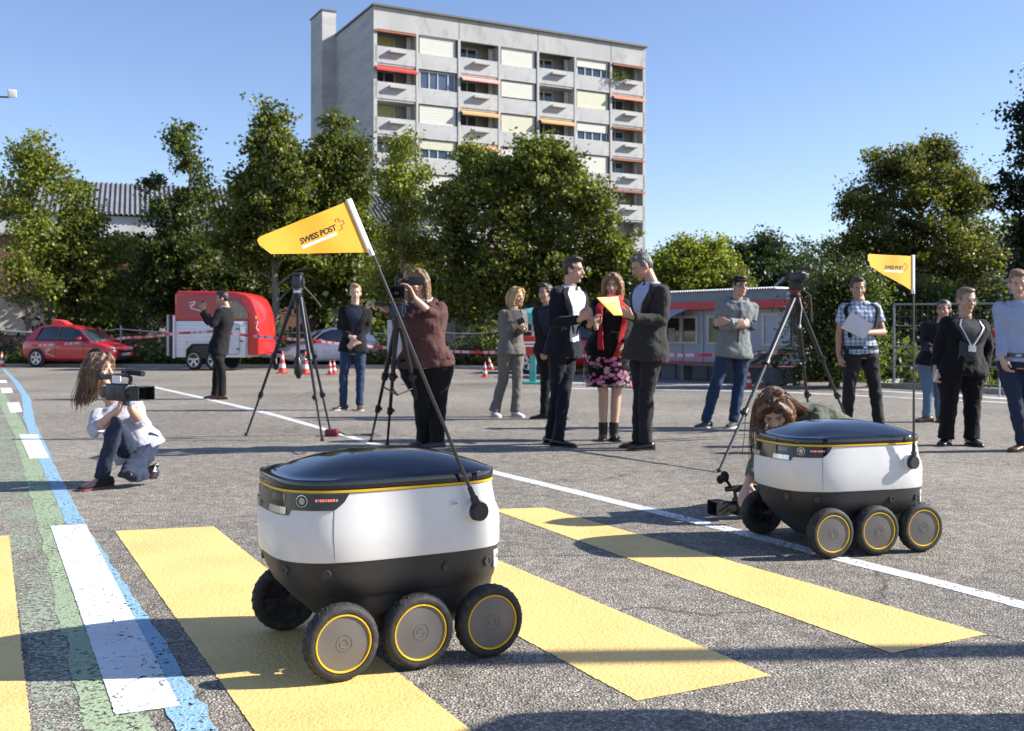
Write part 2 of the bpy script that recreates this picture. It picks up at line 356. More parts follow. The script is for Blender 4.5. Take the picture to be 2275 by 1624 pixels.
# ------------------------------------------------------------------ apartment block
conc = M_('facade_concrete', (.43, .43, .415), .85, var=.12, vs=.35, dirt=.45, stretch=(1, 1, .5))
concp = M_('parapet_concrete', (.45, .45, .44), .85, var=.14, vs=.7, dirt=.3)
concg = M_('gable_concrete', (.46, .455, .44), .9, var=.16, vs=.5, dirt=.3, stretch=(.4, .4, 2.5))
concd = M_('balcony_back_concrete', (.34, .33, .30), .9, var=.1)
roofm = M_('roof_edge_metal', (.10, .095, .085), .6)
glassm = M_('window_glass', (.035, .055, .085), .06, var=.3, vs=.8, spec=.8)
curt = M_('curtain', (.30, .36, .45), .7, var=.3, vs=3, stretch=(4, 4, .3))
frm = M_('white_window_frame', (.62, .62, .58), .5)
blind = M_('cream_roller_blind', (.58, .57, .50), .6, var=.05)
blindy = M_('yellowed_roller_blind', (.56, .55, .41), .6, var=.05)
shut = M_('yellow_shutter', (.42, .40, .17), .7)
awn = {'red': M_('red_awning', (.46, .05, .04), .8), 'pink': M_('faded_pink_awning', (.70, .34, .30), .8), 'orange': M_('orange_awning', (.58, .32, .13), .8), 'salmon': M_('salmon_awning', (.66, .24, .13), .8), 'brown': M_('rust_awning', (.35, .12, .06), .8)}
A0 = V(-10.75, 80.5, 0); yawb = atan2(11.9, 22.65)
apt = empty('apartment_block', A0, yawb, 'grey concrete apartment tower with balconies, awnings and roller blinds behind the trees', 'apartment block')
H = 26.55; FW = 25.6; DG = 9.7; BAY = FW / 7; ST = 2.77; TOP = H - 1.72    # local x along the facade, y into the building
def bx(name, a, b_, mat, par, bev=0): return MB().box(a, b_).build(name, mat, par, smooth=0, bevel=bev)
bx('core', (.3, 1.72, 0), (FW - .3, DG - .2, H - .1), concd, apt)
MB().box((0, 0, 0), (.28, DG, H)).build('gable_wall', concg, apt, smooth=0)
bx('gable_wall', (FW - .28, 0, 0), (FW, DG, H), conc, apt)
bx('parapet', (.282, 0, TOP), (FW - .282, .3, H), conc, apt)
bx('roof', (-.12, -.22, H), (FW + .12, DG + .15, H + .16), roofm, apt)
bx('stair_tower', (-1.22, DG - .4, 0), (-.002, DG + 2.9, 28.6), concg, apt)
bx('tower_cap', (-1.3, DG - .48, 28.6), (.06, DG + 3, 28.72), roofm, apt)
for i in range(1, 7): bx('pier', (i*BAY - .1, -.03, 0), (i*BAY + .1, 1.715, TOP - .002), conc, apt)
jt = M_('joint_shadow', (.12, .12, .11), .9)
for i in (2, 4, 6): bx('panel_joint', (i*BAY - .02, -.012, TOP + .05), (i*BAY + .02, .1, H - .05), jt, apt)
wf = MB(); wf.box((-1.55, 0, 0), (1.55, .06, .07)); wf.box((-1.55, 0, 1.4), (1.55, .06, 1.47))
for x in (-1.55, -.75, .0, .9, 1.48): wf.box((x, .001, .07), (x + .07, .059, 1.4))
winf = wf.build('window_frame', frm, smooth=0); COL.objects.unlink(winf)
gl_ = MB().box((-1.5, .07, .05), (1.5, .08, 1.42)).build('pane', glassm, smooth=0); COL.objects.unlink(gl_)
def wn(par, x, z, style):
    f = put('window', winf, par, (x, .22, z)); put('pane', gl_, f, (0, 0, 0))
    if style == 'curtain':
        c = MB()
        for k in range(28):
            xa = -1.47 + k*.105; c.add([V(xa, .1, .1), V(xa + .0525, .135, .1), V(xa + .105, .1, .1), V(xa, .1, 1.4), V(xa + .0525, .135, 1.4), V(xa + .105, .1, 1.4)], [(0, 1, 4, 3), (1, 2, 5, 4)])
        gl2 = c.build('curtain', curt, f, smooth=0)
        f.children[0].data = gl_.data.copy(); f.children[0].data.materials[0] = M_('clear_pane', (.35, .45, .6), .05, trans=.8)
    else:
        dn = {'full': 1.47, 'most': 1.25, 'half': .72, 'third': .5}.get(style, 0); y0 = .0
        if dn:
            b_ = MB(); k = 0; z1 = 1.47
            while k*.12 < dn - .02:
                za = z1 - (k+1)*.12; b_.box((-1.56, -.075 + (k % 2)*.006, za + .004), (1.56, -.05, za + .12)); k += 1
            b_.build('roller_blind', blindy if random.random() < .35 else blind, f, smooth=0)
fb = MB().box((-.72, -.38, -.1), (.72, -.002, .1)); fbo = fb.build('flower_box', concp, smooth=0, bevel=.015); COL.objects.unlink(fbo)
pp = MB().box((-BAY/2 + .102, 0, 0), (BAY/2 - .102, .13, 1.3)).build('balcony_parapet', concp, smooth=0); COL.objects.unlink(pp)
pw = MB().box((-BAY/2 + .102, .02, 0), (BAY/2 - .102, .2, 1.22)).build('spandrel_panel', concp, smooth=0); COL.objects.unlink(pw)
sb = MB().box((-BAY/2 + .102, .06, 0), (BAY/2 - .102, 1.7, .16)).build('balcony_slab', concp, smooth=0); COL.objects.unlink(sb)
dr = MB(); dr.box((-.9, 0, 0), (-.82, .05, 1.55)); dr.box((.82, 0, 0), (.9, .05, 1.55)); dr.box((-.82, 0, 1.47), (.82, .05, 1.55)); dr.box((-.05, .0, 0), (.05, .05, 1.47)); dr.box((-.82, .0, 0), (.82, .05, .06))
dro = dr.build('balcony_door', frm, smooth=0); COL.objects.unlink(dro)
dgo = MB().box((-.82, .055, .0), (.82, .065, 1.5)).build('pane', glassm, smooth=0); COL.objects.unlink(dgo)
aw_ = {(1, 0): 'red', (1, 2): 'pink', (2, 2): 'orange', (2, 4): 'orange', (1, 6): 'salmon', (0, 0): 'brown', (0, 6): 'brown', (3, 2): 'orange', (6, 0): 'red', (3, 6): 'brown', (4, 6): 'brown', (2, 6): 'brown', (6, 2): 'red'}
bl_ = {(0, 1): 'full', (0, 3): 'full', (0, 5): 'half', (1, 1): 'curtain', (1, 3): 'most', (1, 5): 'full', (2, 1): 'full', (2, 3): 'full', (2, 5): 'half', (3, 1): 'half', (3, 3): 'half', (4, 5): 'third', (3, 5): 'full', (4, 1): 'most', (5, 1): 'full'}
for r in range(9):
    zt = TOP - r*ST              # top of the opening
    zo = zt - 1.47               # bottom of the opening
    for c in range(7):
        x = (c + .5)*BAY
        if c % 2:
            put('spandrel_panel', pw, apt, (x, 0, zo - 1.222 - .002))
            wn(apt, x, zo, bl_.get((r, c), random.choice(['full', 'half', 'third'])))
        else:
            q = put('balcony_parapet', pp, apt, (x, 0, zo - 1.15)); put('balcony_slab', sb, apt, (x, 0, zo - 1.31))
            put('flower_box', fbo, apt, (x + .1, 0, zo - .22))
            d = put('balcony_door', dro, apt, (x - .35, 1.64, zo - .15)); put('pane', dgo, d, (0, 0, 0))
            if (r, c) in ((2, 0), (0, 0)):
                MB().box((-.8, -.03, .02), (.8, -.005, 1.46)).build('shutter', shut, d, smooth=0)
            bx('cross_wall', (x + BAY/2 - .55, .9, zo), (x + BAY/2 - .15, .95, zo + 1.4), frm, apt)
            k = aw_.get((r, c))
            if k:
                dz, dy = {'brown': (.1, .25), 'orange': (.38, .75), 'red': (.42, .8), 'pink': (.36, .7), 'salmon': (.3, .6)}[k]
                w2 = BAY/2 - .13; a = MB()
                a.add([V(x-w2, .12, zt - .04), V(x+w2, .12, zt - .04), V(x+w2, -dy*.55, zt - dz), V(x-w2, -dy*.55, zt - dz), V(x+w2, -dy*.55, zt - dz - .13), V(x-w2, -dy*.55, zt - dz - .13)], [(0, 1, 2, 3), (3, 2, 4, 5)])
                ao = a.build('awning', awn[k], apt, smooth=0); so_ = ao.modifiers.new('t', 'SOLIDIFY'); so_.thickness = .012
pl = MB(); random.seed(3)
for i in range(260):
    p = V(6.5*BAY - 1.1 + random.gauss(0, .45), -.25 + random.gauss(0, .15), TOP - 1.55 + abs(random.gauss(0, .35))); s = .12
    a = V(random.uniform(-1, 1), random.uniform(-1, 1), random.uniform(-1, 1)).normalized()*s; b_ = a.cross(V(random.random(), random.random(), 1)).normalized()*s*.5
    pl.add([p - b_, p + a, p + b_], [(0, 1, 2)])
tag(pl.build('balcony_plant', leaf_mat('balcony_leaves', (.06, .09, .02), (.16, .16, .05)), None, smooth=0), 'bushy green plant spilling over the top right balcony', 'plant')
bpy.data.objects['balcony_plant'].matrix_world = Matrix.Translation(A0) @ Matrix.Rotation(yawb, 4, 'Z')

# ------------------------------------------------------------------ factory hall on the left
fy = atan2(2.8, 5.6)
FA = V(-27, 43.5, 0)
fac = empty('factory_hall', FA, radians(20), 'long red brick factory hall with corrugated grey roof, behind the trees on the left', 'factory')
brk = M_('factory_brick', (.16, .062, .042), .9, var=.25, vs=2, dirt=.2)
m, n, l, b = nodes('brick_coursing'); tc = N(n, 'ShaderNodeTexCoord'); bt = N(n, 'ShaderNodeTexBrick'); mp = N(n, 'ShaderNodeMapping'); mp.inputs['Rotation'].default_value = (radians(90), 0, 0)
l.new(tc.outputs['Object'], mp.inputs[0]); l.new(mp.outputs[0], bt.inputs['Vector']); bt.inputs['Scale'].default_value = 4; bt.inputs['Color1'].default_value = (.20, .075, .05, 1); bt.inputs['Color2'].default_value = (.13, .05, .035, 1); bt.inputs['Mortar'].default_value = (.22, .17, .13, 1); l.new(bt.outputs[0], b.inputs['Base Color']); b.inputs['Roughness'].default_value = .9
MB().box((0, 0, 0), (25, 18, 5.4)).build('wall', m, fac, smooth=0)
MB().box((-.1, -.25, 5.4), (25.1, -.002, 6.35)).build('fascia', M_('fascia_white', (.52, .53, .52), .8, var=.15, vs=.6, dirt=.3), fac, smooth=0)
rf = MB(); prof = []
nx = 25*9
vs = []
for j in range(2):
    for i in range(nx + 1):
        x = i / 9; z = (6.35 if j == 0 else 8.35) + (.09 if i % 2 else 0)
        vs.append(V(x, -.45 if j == 0 else 4.2, z))
rf.rings(vs, nx + 1, cap=False, closed=False)
r_ = rf.build('roof', M_('corrugated_roof', (.13, .135, .145), .75, var=.25, vs=.6), fac, smooth=0); r_.modifiers.new('s', 'SOLIDIFY').thickness = .04
MB().box((0, 4.2, 5.4), (25, 18, 8.3)).build('upper_wall', brk, fac, smooth=0)
MB().box((2, -.06, 1.0), (10, -.003, 2.6)).build('panel', M_('pale_wall_panel', (.50, .42, .34), .8), fac, smooth=0)
MB().box((11, -.06, 1.0), (14, -.003, 2.0)).build('panel', MATS['pale_wall_panel'], fac, smooth=0)
gft = M_('faded_graffiti', (.42, .55, .60), .8, var=.3, vs=2)
for x0, pts in ((16.2, ((0, 0), (.35, .7), (.7, 0), (.55, 0), (.35, .4), (.15, 0))), (17.1, ((0, 0), (0, .7), (.15, .7), (.15, .4), (.5, .7), (.7, .7), (.3, .35), (.7, 0), (.5, 0), (.15, .3), (.15, 0)))):
    MB().prism([(x0 + p[0]*.9, 5.5 + p[1]) for p in pts], .01, Matrix.Translation((0, -.262, 0)) @ Matrix.Rotation(radians(90), 4, 'X')).build('graffiti', gft, fac, smooth=0)

# white hall at the far right edge
wh = empty('white_hall', V(33, 66, 0), 0, 'pale industrial hall with dark roof at the far right, behind the big tree', 'building')
MB().box((0, 0, 0), (30, 14, 6.0)).build('wall', M_('pale_hall_wall', (.50, .49, .46), .8), wh, smooth=0)
MB().box((-.3, -.3, 6), (30.3, 14.3, 7.2)).build('roof', M_('hall_roof', (.22, .24, .28), .6), wh, smooth=0)
for z in (2.4, 4.2): MB().box((0, -.04, z), (30, -.002, z + .08)).build('wall_joint', M_('dark_trim', (.05, .05, .05), .7), wh, smooth=0)
for x in (1.9, 5.2, 9): MB().box((x, -.05, 0), (x + .12, -.003, 6)).build('post', MATS['dark_trim'], wh, smooth=0)
# low pale house behind the hedge, centre
lh = empty('low_house', V(-3.5, 46, 0), .1, 'low pale house glimpsed between the trees behind the camera operator', 'building')
MB().box((-3, 0, 0), (6, 7, 3.0)).build('wall', M_('pale_house_wall', (.46, .44, .40), .85), lh, smooth=0)
MB().box((-3.4, -.4, 3.0), (6.4, 7.4, 3.25)).build('roof', M_('house_roof', (.16, .10, .08), .8), lh, smooth=0)
for x in (-1.6, .9, 3.4): 
    q = MB().box((x, -.05, .9), (x + 1.1, -.003, 2.2)).build('window', frm, lh, smooth=0)
    MB().box((x + .08, -.07, .98), (x + 1.02, -.052, 2.12)).build('pane', glassm, q, smooth=0)
# ------------------------------------------------------------------ trees and plants
bark = M_('bark', (.13, .105, .08), .95, var=.3, vs=6, bump=.02, bs=12, stretch=(3, 3, .6))
barkl = M_('pale_bark', (.24, .215, .17), .9, var=.25, vs=6, bump=.01, stretch=(3, 3, .6))
LM = {'green': leaf_mat('leaves_green', (.06, .085, .018), (.16, .175, .035), (.27, .24, .055)),
      'dark': leaf_mat('leaves_dark', (.036, .056, .016), (.095, .115, .026), (.16, .15, .035)),
      'yellow': leaf_mat('leaves_yellow_green', (.10, .13, .02), (.23, .25, .045), (.32, .28, .06)),
      'autumn': leaf_mat('leaves_autumn', (.06, .075, .018), (.15, .15, .035), (.22, .16, .04)),
      'pine': leaf_mat('needles', (.025, .045, .022), (.05, .075, .035)),
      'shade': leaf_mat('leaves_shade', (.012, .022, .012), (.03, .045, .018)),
      'bush': leaf_mat('leaves_bush', (.06, .085, .015), (.15, .17, .035), (.20, .17, .05))}
rng = np.random.default_rng(11)
def leaf_mesh(name, C, size, mat, flat=.0, n_=None):
    """one bent leaf (two triangles) at every centre"""
    n = len(C)
    a = rng.normal(size=(n, 3)); a[:, 2] *= (1 - flat*.5); a[:, 2] -= .3; a /= np.linalg.norm(a, axis=1)[:, None]
    nrm = rng.normal(size=(n, 3)); nrm[:, 2] += .8; b = np.cross(a, nrm); b /= np.linalg.norm(b, axis=1)[:, None] + 1e-9
    s = size * rng.uniform(.6, 1.35, n)[:, None]
    nn = np.cross(a, b)
    p0 = C - a*s*.5; p1 = C + b*s*.42 + nn*s*.12; p2 = C + a*s*.55; p3 = C - b*s*.42 + nn*s*.12
    v = np.stack([p0, p1, p2, p3], 1).reshape(-1, 3)
    idx = np.arange(n)*4
    f = np.stack([idx, idx+1, idx+2, idx, idx+2, idx+3], 1).reshape(-1, 3)
    me = bpy.data.meshes.new(name); me.vertices.add(len(v)); me.vertices.foreach_set('co', v.astype(np.float32).ravel())
    me.loops.add(len(f)*3); me.loops.foreach_set('vertex_index', f.astype(np.int32).ravel())
    me.polygons.add(len(f)); me.polygons.foreach_set('loop_start', np.arange(len(f), dtype=np.int32)*3)
    me.update(calc_edges=True); me.materials.append(mat); return me
def crown_points(blobs, n, clump=.38, per=26, hollow=.55):
    """blobs: (x,y,z,rx,ry,rz). leaf clusters sit on twig ends near each blob's outer shell"""
    W = np.array([b[3]*b[4] + b[4]*b[5] + b[3]*b[5] for b in blobs]); W = W / W.sum()
    k = max(1, n // per); which = rng.choice(len(blobs), k, p=W); B = np.array(blobs)[which]
    d = rng.normal(size=(k, 3)); d /= np.linalg.norm(d, axis=1)[:, None]
    r = hollow + (1 - hollow) * rng.random(k)**.55
    r *= 1 + .30*np.sin(d[:, 0]*5 + which*2.1) * np.cos(d[:, 2]*6 + which) + rng.normal(0, .07, k)
    spray = rng.random(k) < .26; r = np.where(spray, r*rng.uniform(1.05, 1.48, k), r)
    cc = B[:, :3] + d*r[:, None]*B[:, 3:6]
    C = np.repeat(cc, per, 0); sp = clump*rng.uniform(.6, 1.35, k)*np.where(spray, .62, 1); g = np.clip(rng.normal(size=C.shape), -1.7, 1.7)
    ax = d + np.array([0, 0, -.25]) + rng.normal(0, .25, d.shape); ax /= np.linalg.norm(ax, axis=1)[:, None]; axr = np.repeat(ax, per, 0)
    al = (rng.random(len(C)) - .6)*2.6
    C = C + g*np.repeat(sp, per)[:, None]*np.array([.85, .85, .5]) + axr*(al*np.repeat(sp, per))[:, None]
    return C, cc
def tree(name, base, h, blobs, n, leaf, mat, label, cat='tree', trunk_r=.16, group=None, barkm=None, clump=.38, forks=None, per=26, twigs=60):
    base = Vector(base); root = empty(name, base, 0, label, cat, group)
    n = int(n*1.9); leaf = leaf*.70; per = int(per*2.1)
    C, cc = crown_points(blobs, n, clump, per)
    C[:, 2] = np.maximum(C[:, 2], .15)
    ob = bpy.data.objects.new('crown', leaf_mesh('crown', C, leaf, LM[mat])); COL.objects.link(ob); ob.parent = root
    t = MB(); bm_ = barkm or bark
    lean = V(random.uniform(-.03, .03), random.uniform(-.03, .03), 1)
    pts = [V(0, 0, -.1)]; 
    for i in range(1, 7): pts.append(V(lean.x*h*i/7*2 + random.uniform(-.06, .06), lean.y*h*i/7*2 + random.uniform(-.06, .06), h*.85*i/6))
    t.tube(pts, [trunk_r*(1.25 if i == 0 else 1 - .14*i) for i in range(7)], 9)
    t.build('trunk', bm_, root)
    lim = MB(); sel = rng.choice(len(cc), min(twigs, len(cc)), replace=False)
    for q in sel:
        e = Vector(cc[q]); zz = max(.5, min(e.z - .25*sqrt(e.x**2 + e.y**2) - .3, h*.8)); k = zz/(h*.85)*6; i = int(min(5, k)); s0 = pts[i].lerp(pts[i+1], min(1, k - i))
        mid = s0.lerp(e, .5) + V(random.uniform(-.2, .2), random.uniform(-.2, .2), .25)
        r0 = trunk_r*.35*(1 - zz/h*.6); lim.tube([s0, mid, e], [r0, r0*.6, .012], 5, cap=False)
    lb = lim.build('limb', bm_, root); lb['kind'] = 'stuff'
    return root
def px_blobs(Z, base, items, dy=None):
    """crown lobes given as photo positions (x, y, half width, half height) at depth Z"""
    out = []
    for it in items:
        x, y, rw, rh = it[:4]; dz = it[4] if len(it) > 4 else 0
        p = P(x, y, Z + dz); k = (Z + dz) / F
        out.append((p.x - base.x, dz + random.uniform(-.3, .3), p.z, rw*k*.84, rw*k*.75, rh*k*.86))
    return out
def ptree(name, px, Z, items, n, leaf, mat, label, top, **kw):
    kw.setdefault('clump', .27); kw.setdefault('per', 30)
    base = V((px - CX)/F*Z, Z, 0)
    return tree(name, base, (HY - top)/F*Z + EYE, px_blobs(Z, base, items), n, leaf, mat, label, **kw)
random.seed(5)
ptree('maple_tree', 60, 35.5, [(60, 370, 45, 60), (110, 400, 50, 55), (30, 450, 60, 55), (70, 520, 60, 60), (40, 600, 50, 60), (90, 640, 40, 40), (80, 320, 20, 30)], 4300, .18, 'yellow', 'slender tree with light yellow-green leaves above the red car, in front of the factory roof', 300, trunk_r=.11, per=20, clump=.33)
ptree('maple_tree', 170, 37, [(175, 440, 35, 45), (170, 500, 60, 60), (150, 580, 80, 70), (215, 600, 80, 70), (170, 670, 95, 70), (240, 700, 70, 50), (260, 560, 45, 50)], 11000, .18, 'green', 'broad green tree right of the yellow-green one, hanging over the red car', 400, trunk_r=.15)
ptree('dark_tree', 415, 41, [(405, 320, 30, 30), (430, 370, 40, 35), (440, 440, 45, 50), (350, 410, 28, 22), (380, 480, 60, 50), (400, 560, 90, 70), (360, 640, 95, 80), (480, 640, 90, 80), (330, 560, 45, 50), (395, 290, 12, 22)], 14000, .2, 'dark', 'dark tree with a thin ragged top above the horse trailer', 280, trunk_r=.2)
ptree('maple_tree', 620, 37.5, [(590, 290, 30, 45), (610, 340, 62, 55), (560, 420, 60, 60), (640, 400, 70, 70), (600, 480, 100, 60), (540, 540, 70, 60), (640, 570, 85, 60), (590, 245, 12, 28), (625, 260, 9, 25), (500, 500, 40, 40)], 19000, .19, 'green', 'tall full green tree behind the horse trailer, left of the tower', 240, trunk_r=.17, barkm=barkl)
ptree('maple_tree', 745, 38.5, [(735, 300, 28, 45), (790, 330, 35, 42), (720, 370, 50, 60), (775, 410, 60, 70), (740, 500, 75, 70), (800, 540, 60, 60), (735, 260, 10, 24), (690, 470, 40, 60), (760, 620, 80, 60)], 16000, .18, 'green', 'tall green tree in front of the left corner of the tower, behind the flag', 270, trunk_r=.13, barkm=barkl)
ptree('slender_tree', 893, 34.5, [(895, 340, 35, 35), (880, 400, 45, 45), (905, 460, 52, 50), (880, 530, 50, 45), (920, 560, 40, 40), (860, 620, 45, 45), (940, 390, 24, 26)], 5500, .15, 'yellow', 'slender young tree with pale trunk and airy light leaves above the hooded camera operator', 300, trunk_r=.075, barkm=barkl, per=18)
ptree('maple_tree', 1190, 33.5, [(1190, 350, 70, 40), (1050, 350, 32, 35), (1110, 400, 80, 60), (1240, 400, 85, 65), (1010, 450, 60, 60), (1310, 470, 70, 60), (1160, 500, 120, 80), (1000, 560, 80, 70), (1350, 560, 70, 60), (1120, 610, 130, 70), (1270, 620, 110, 60), (1030, 660, 80, 50), (1230, 340, 30, 28), (1060, 320, 14, 20)], 34000, .17, 'green', 'wide spreading maple in the middle, in front of the apartment tower', 330, trunk_r=.2, twigs=120)
ptree('bushy_tree', 1530, 37, [(1530, 570, 60, 42), (1470, 610, 50, 45), (1590, 610, 60, 42), (1530, 640, 90, 40), (1440, 660, 50, 45), (1630, 640, 35, 35), (1590, 560, 25, 28), (1520, 545, 20, 16)], 15000, .15, 'yellow', 'rounded light green tree behind the kiosk roof', 540, trunk_r=.12)
ptree('pine_tree', 1700, 70, [(1690, 560, 50, 24), (1740, 580, 55, 28), (1650, 590, 50, 30), (1700, 620, 90, 35), (1640, 560, 22, 18), (1770, 610, 40, 25), (1700, 530, 18, 14), (1600, 620, 40, 30)], 13000, .3, 'pine', 'distant dark pine behind the kiosk, right of the light green tree', 520, clump=.5)
ptree('autumn_tree', 2030, 41, [(2080, 350, 60, 40), (1990, 370, 75, 45), (2040, 420, 110, 65), (1920, 450, 65, 50), (2140, 430, 75, 60), (1960, 530, 100, 65), (2080, 540, 120, 75), (1880, 560, 50, 35), (2170, 560, 60, 60), (2030, 640, 120, 60), (2150, 640, 80, 60), (2080, 320, 14, 18), (1860, 580, 30, 25)], 32000, .17, 'autumn', 'large rounded tree with browning autumn leaves at the right, behind the second flag', 300, trunk_r=.24, twigs=110)
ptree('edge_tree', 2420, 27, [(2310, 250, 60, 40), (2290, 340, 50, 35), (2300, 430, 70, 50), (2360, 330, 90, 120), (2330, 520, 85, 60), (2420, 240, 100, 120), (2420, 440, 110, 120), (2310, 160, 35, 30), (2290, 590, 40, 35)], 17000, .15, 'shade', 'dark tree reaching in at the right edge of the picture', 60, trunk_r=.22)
ptree('thuja_bush', 1850, 20.6, [(1850, 640, 45, 40), (1890, 650, 60, 55), (1845, 700, 70, 55), (1875, 760, 90, 60), (1825, 760, 45, 60), (1860, 825, 95, 30), (1830, 612, 18, 20)], 16000, .085, 'dark', 'big dark evergreen bush right of the kiosk, behind the tripod', 600, cat='bush', trunk_r=.1)
ptree('hedge_shrub', 1990, 26.5, [(1960, 660, 60, 40), (2040, 660, 60, 40), (2110, 670, 60, 40), (2180, 690, 70, 50), (2000, 730, 80, 60), (2100, 740, 90, 60), (2200, 760, 90, 60), (2280, 740, 70, 60), (2050, 820, 110, 40), (2200, 830, 110, 40)], 22000, .11, 'dark', 'dark evergreen hedge behind the wire gate on the right', 620, cat='hedge', trunk_r=.06)
# more trees close the view between the big ones
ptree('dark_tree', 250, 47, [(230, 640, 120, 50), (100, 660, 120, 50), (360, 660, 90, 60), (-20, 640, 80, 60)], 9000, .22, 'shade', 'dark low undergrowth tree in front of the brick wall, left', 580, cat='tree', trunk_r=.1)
ptree('dark_tree', 860, 42, [(830, 600, 80, 60), (930, 640, 80, 60), (700, 640, 100, 60), (560, 640, 90, 60), (1000, 640, 60, 60), (850, 680, 200, 40)], 15000, .2, 'dark', 'dark undergrowth tree behind the camera operator and the blazer man', 560, trunk_r=.1)
ptree('dark_tree', 1420, 44, [(1400, 620, 60, 50), (1480, 660, 60, 50), (1330, 660, 80, 50), (1180, 670, 120, 40)], 9000, .2, 'dark', 'dark green undergrowth tree left of the kiosk', 580, trunk_r=.1)
for i, (px, Z) in enumerate(((2360, 60), (1820, 95), (1560, 100), (1450, 110))):
    b0 = V((px - CX)/F*Z, Z, 0)
    tree('far_tree', b0, 8.5, [(0, 0, 6.3 + (i % 2), 4, 3, 2.6), (2.5, 0, 5, 3, 3, 2.5), (-2.5, 0, 4.5, 3.2, 3, 2.6)], 5000, .34, ('dark', 'pine')[i % 2],
         ['far round tree at the right edge beyond the pale hall', 'far pine seen left of the autumn tree', 'far dark tree behind the light green tree by the kiosk', 'far pine just right of the tower foot'][i], clump=.6)
# ground cover below the fence
def strip_leaves(name, segs, n, leaf, mat, w=.7, h=.55):
    C = []
    for (x0, y0, x1, y1, hh, ww) in segs:
        L = math.hypot(x1-x0, y1-y0); k = int(n*L/sum(math.hypot(s[2]-s[0], s[3]-s[1]) for s in segs)); t = rng.random(k)
        hm = hh*(.55 + .45*np.sin(t*L*2.1 + x0)*np.sin(t*L*.9))
        z = np.abs(rng.normal(0, .5, k))*hm; z = np.minimum(z, hh*1.3)
        C.append(np.stack([x0 + (x1-x0)*t + rng.normal(0, .15, k), y0 + (y1-y0)*t + rng.uniform(-.5, .5, k)*ww, z + .03], 1))
    C = np.concatenate(C); o = bpy.data.objects.new(name, leaf_mesh(name, C, leaf, LM[mat])); COL.objects.link(o)
    tag(o, kind='stuff'); return o
strip_leaves('ground_cover', [(-22, 35, -2.2, 33, 1.15, 1.1), (-2.2, 33, 2.2, 30.4, 1.2, 1.2), (2, 30, 5, 28, 1.3, 1), (8.2, 20.8, 10.2, 18.8, .5, 1.4)], 26000, .12, 'bush')
strip_leaves('hedge_backing', [(-30, 38, -3, 36.5, 2.2, 2), (-3, 36.5, 6, 33, 1.9, 2), (6, 24.5, 13, 21.5, 1.2, 2)], 20000, .2, 'dark')
# ------------------------------------------------------------------ six-wheeled delivery robots
shell_w = M_('white_shell', (.70, .695, .67), .38, var=.04, vs=4, dirt=.06, coat=.15)
shell_d = M_('charcoal_plastic', (.027, .026, .025), .5, var=.15, vs=5, bump=.0006, bs=400)
hull_d = M_('black_hull_plastic', (.022, .021, .021), .6, var=.2, vs=5, bump=.001, bs=200)
lid_m = M_('gloss_navy_lid', (.010, .012, .020), .07, var=.05, spec=.5, coat=.45)
yline = M_('yellow_trim', (.75, .46, .02), .45, var=.05)
glass_b = M_('smoked_glass', (.015, .015, .016), .08, var=.2, vs=30, coat=.3, spec=.4)
chrome = M_('lamp_reflector', (.55, .55, .52), .18, metal=.9, var=.3, vs=60, stretch=(1, 1, .2))
rubber = M_('tyre_rubber', (.022, .021, .020), .72, var=.25, vs=14, bump=.001, bs=120, dirt=.55)
hubc = M_('grey_hub_cap', (.15, .14, .128), .42, metal=.25, var=.12, vs=12, dirt=.12)
hubd = M_('hub_relief', (.09, .085, .08), .5)
blackp = M_('black_plastic', (.018, .018, .018), .45, var=.1)
blackm = M_('black_matte_metal', (.03, .03, .032), .4, metal=.4)
seam_m = M_('seam_gap', (.03, .03, .03), .9)
flagm = M_('flag_yellow', (.80, .41, .02), .65, var=.04, vs=5, bump=.002, bs=9)
sleeve_m = M_('reflective_sleeve', (.72, .72, .74), .35, var=.12, vs=120)
ink = M_('black_ink', (.02, .018, .015), .7); redink = M_('red_ink', (.55, .07, .04), .7); whitep = M_('white_print', (.82, .80, .76), .7)
ledm = M_('led_red', (.8, .12, .08), .4)
ledm.node_tree.nodes['Principled BSDF'].inputs['Emission Color'].default_value = (1, .16, .10, 1); ledm.node_tree.nodes['Principled BSDF'].inputs['Emission Strength'].default_value = .55
ledo = M_('led_clear', (.45, .45, .42), .3)
NPL = 72
# z, rear x, front x, half width, exponent
PROF = [(.092, -.24, .17, .17, 3.5), (.102, -.28, .20, .205, 3.5), (.14, -.330, .250, .238, 4.2), (.19, -.346, .305, .248, 4.4), (.228, -.350, .342, .253, 4.6), (.238, -.352, .350, .257, 4.6), (.248, -.354, .360, .266, 4.6), (.30, -.360, .387, .273, 4.8), (.352, -.362, .402, .277, 4.8)]
WPROF = [(.352, -.364, .404, .279, 4.8), (.358, -.368, .409, .281, 4.8), (.44, -.368, .414, .282, 4.8), (.465, -.366, .413, .281, 4.8), (.50, -.350, .410, .279, 4.8), (.568, -.338, .402, .272, 4.8)]
def prof_at(z):
    pr = WPROF if z >= .352 else PROF
    for a, b_ in zip(pr, pr[1:]):
        if z <= b_[0]:
            t = (z - a[0]) / (b_[0] - a[0]); return [a[i] + (b_[i]-a[i])*t for i in range(1, 5)]
    return list(pr[-1][1:])
def ring_pt(th, xr, xf, b_, n, off=0.0):
    c, s = cos(th), sin(th); nf = n if c < 0 else 3.1
    e = 2/nf; X = (xf + off - .02 if c >= 0 else -(xr) + off + .02) * abs(c)**e; X = X if c >= 0 else -X
    return X + (.02 if c >= 0 else .02), (b_ + off) * math.copysign(abs(s)**e, s)
def ring(z, xr, xf, b_, n, off=0.0, z2=None):
    out = []
    for i in range(NPL):
        th = 2*pi*i/NPL; x, y = ring_pt(th, xr, xf, b_, n, off); out.append(V(x, y, z))
    return out
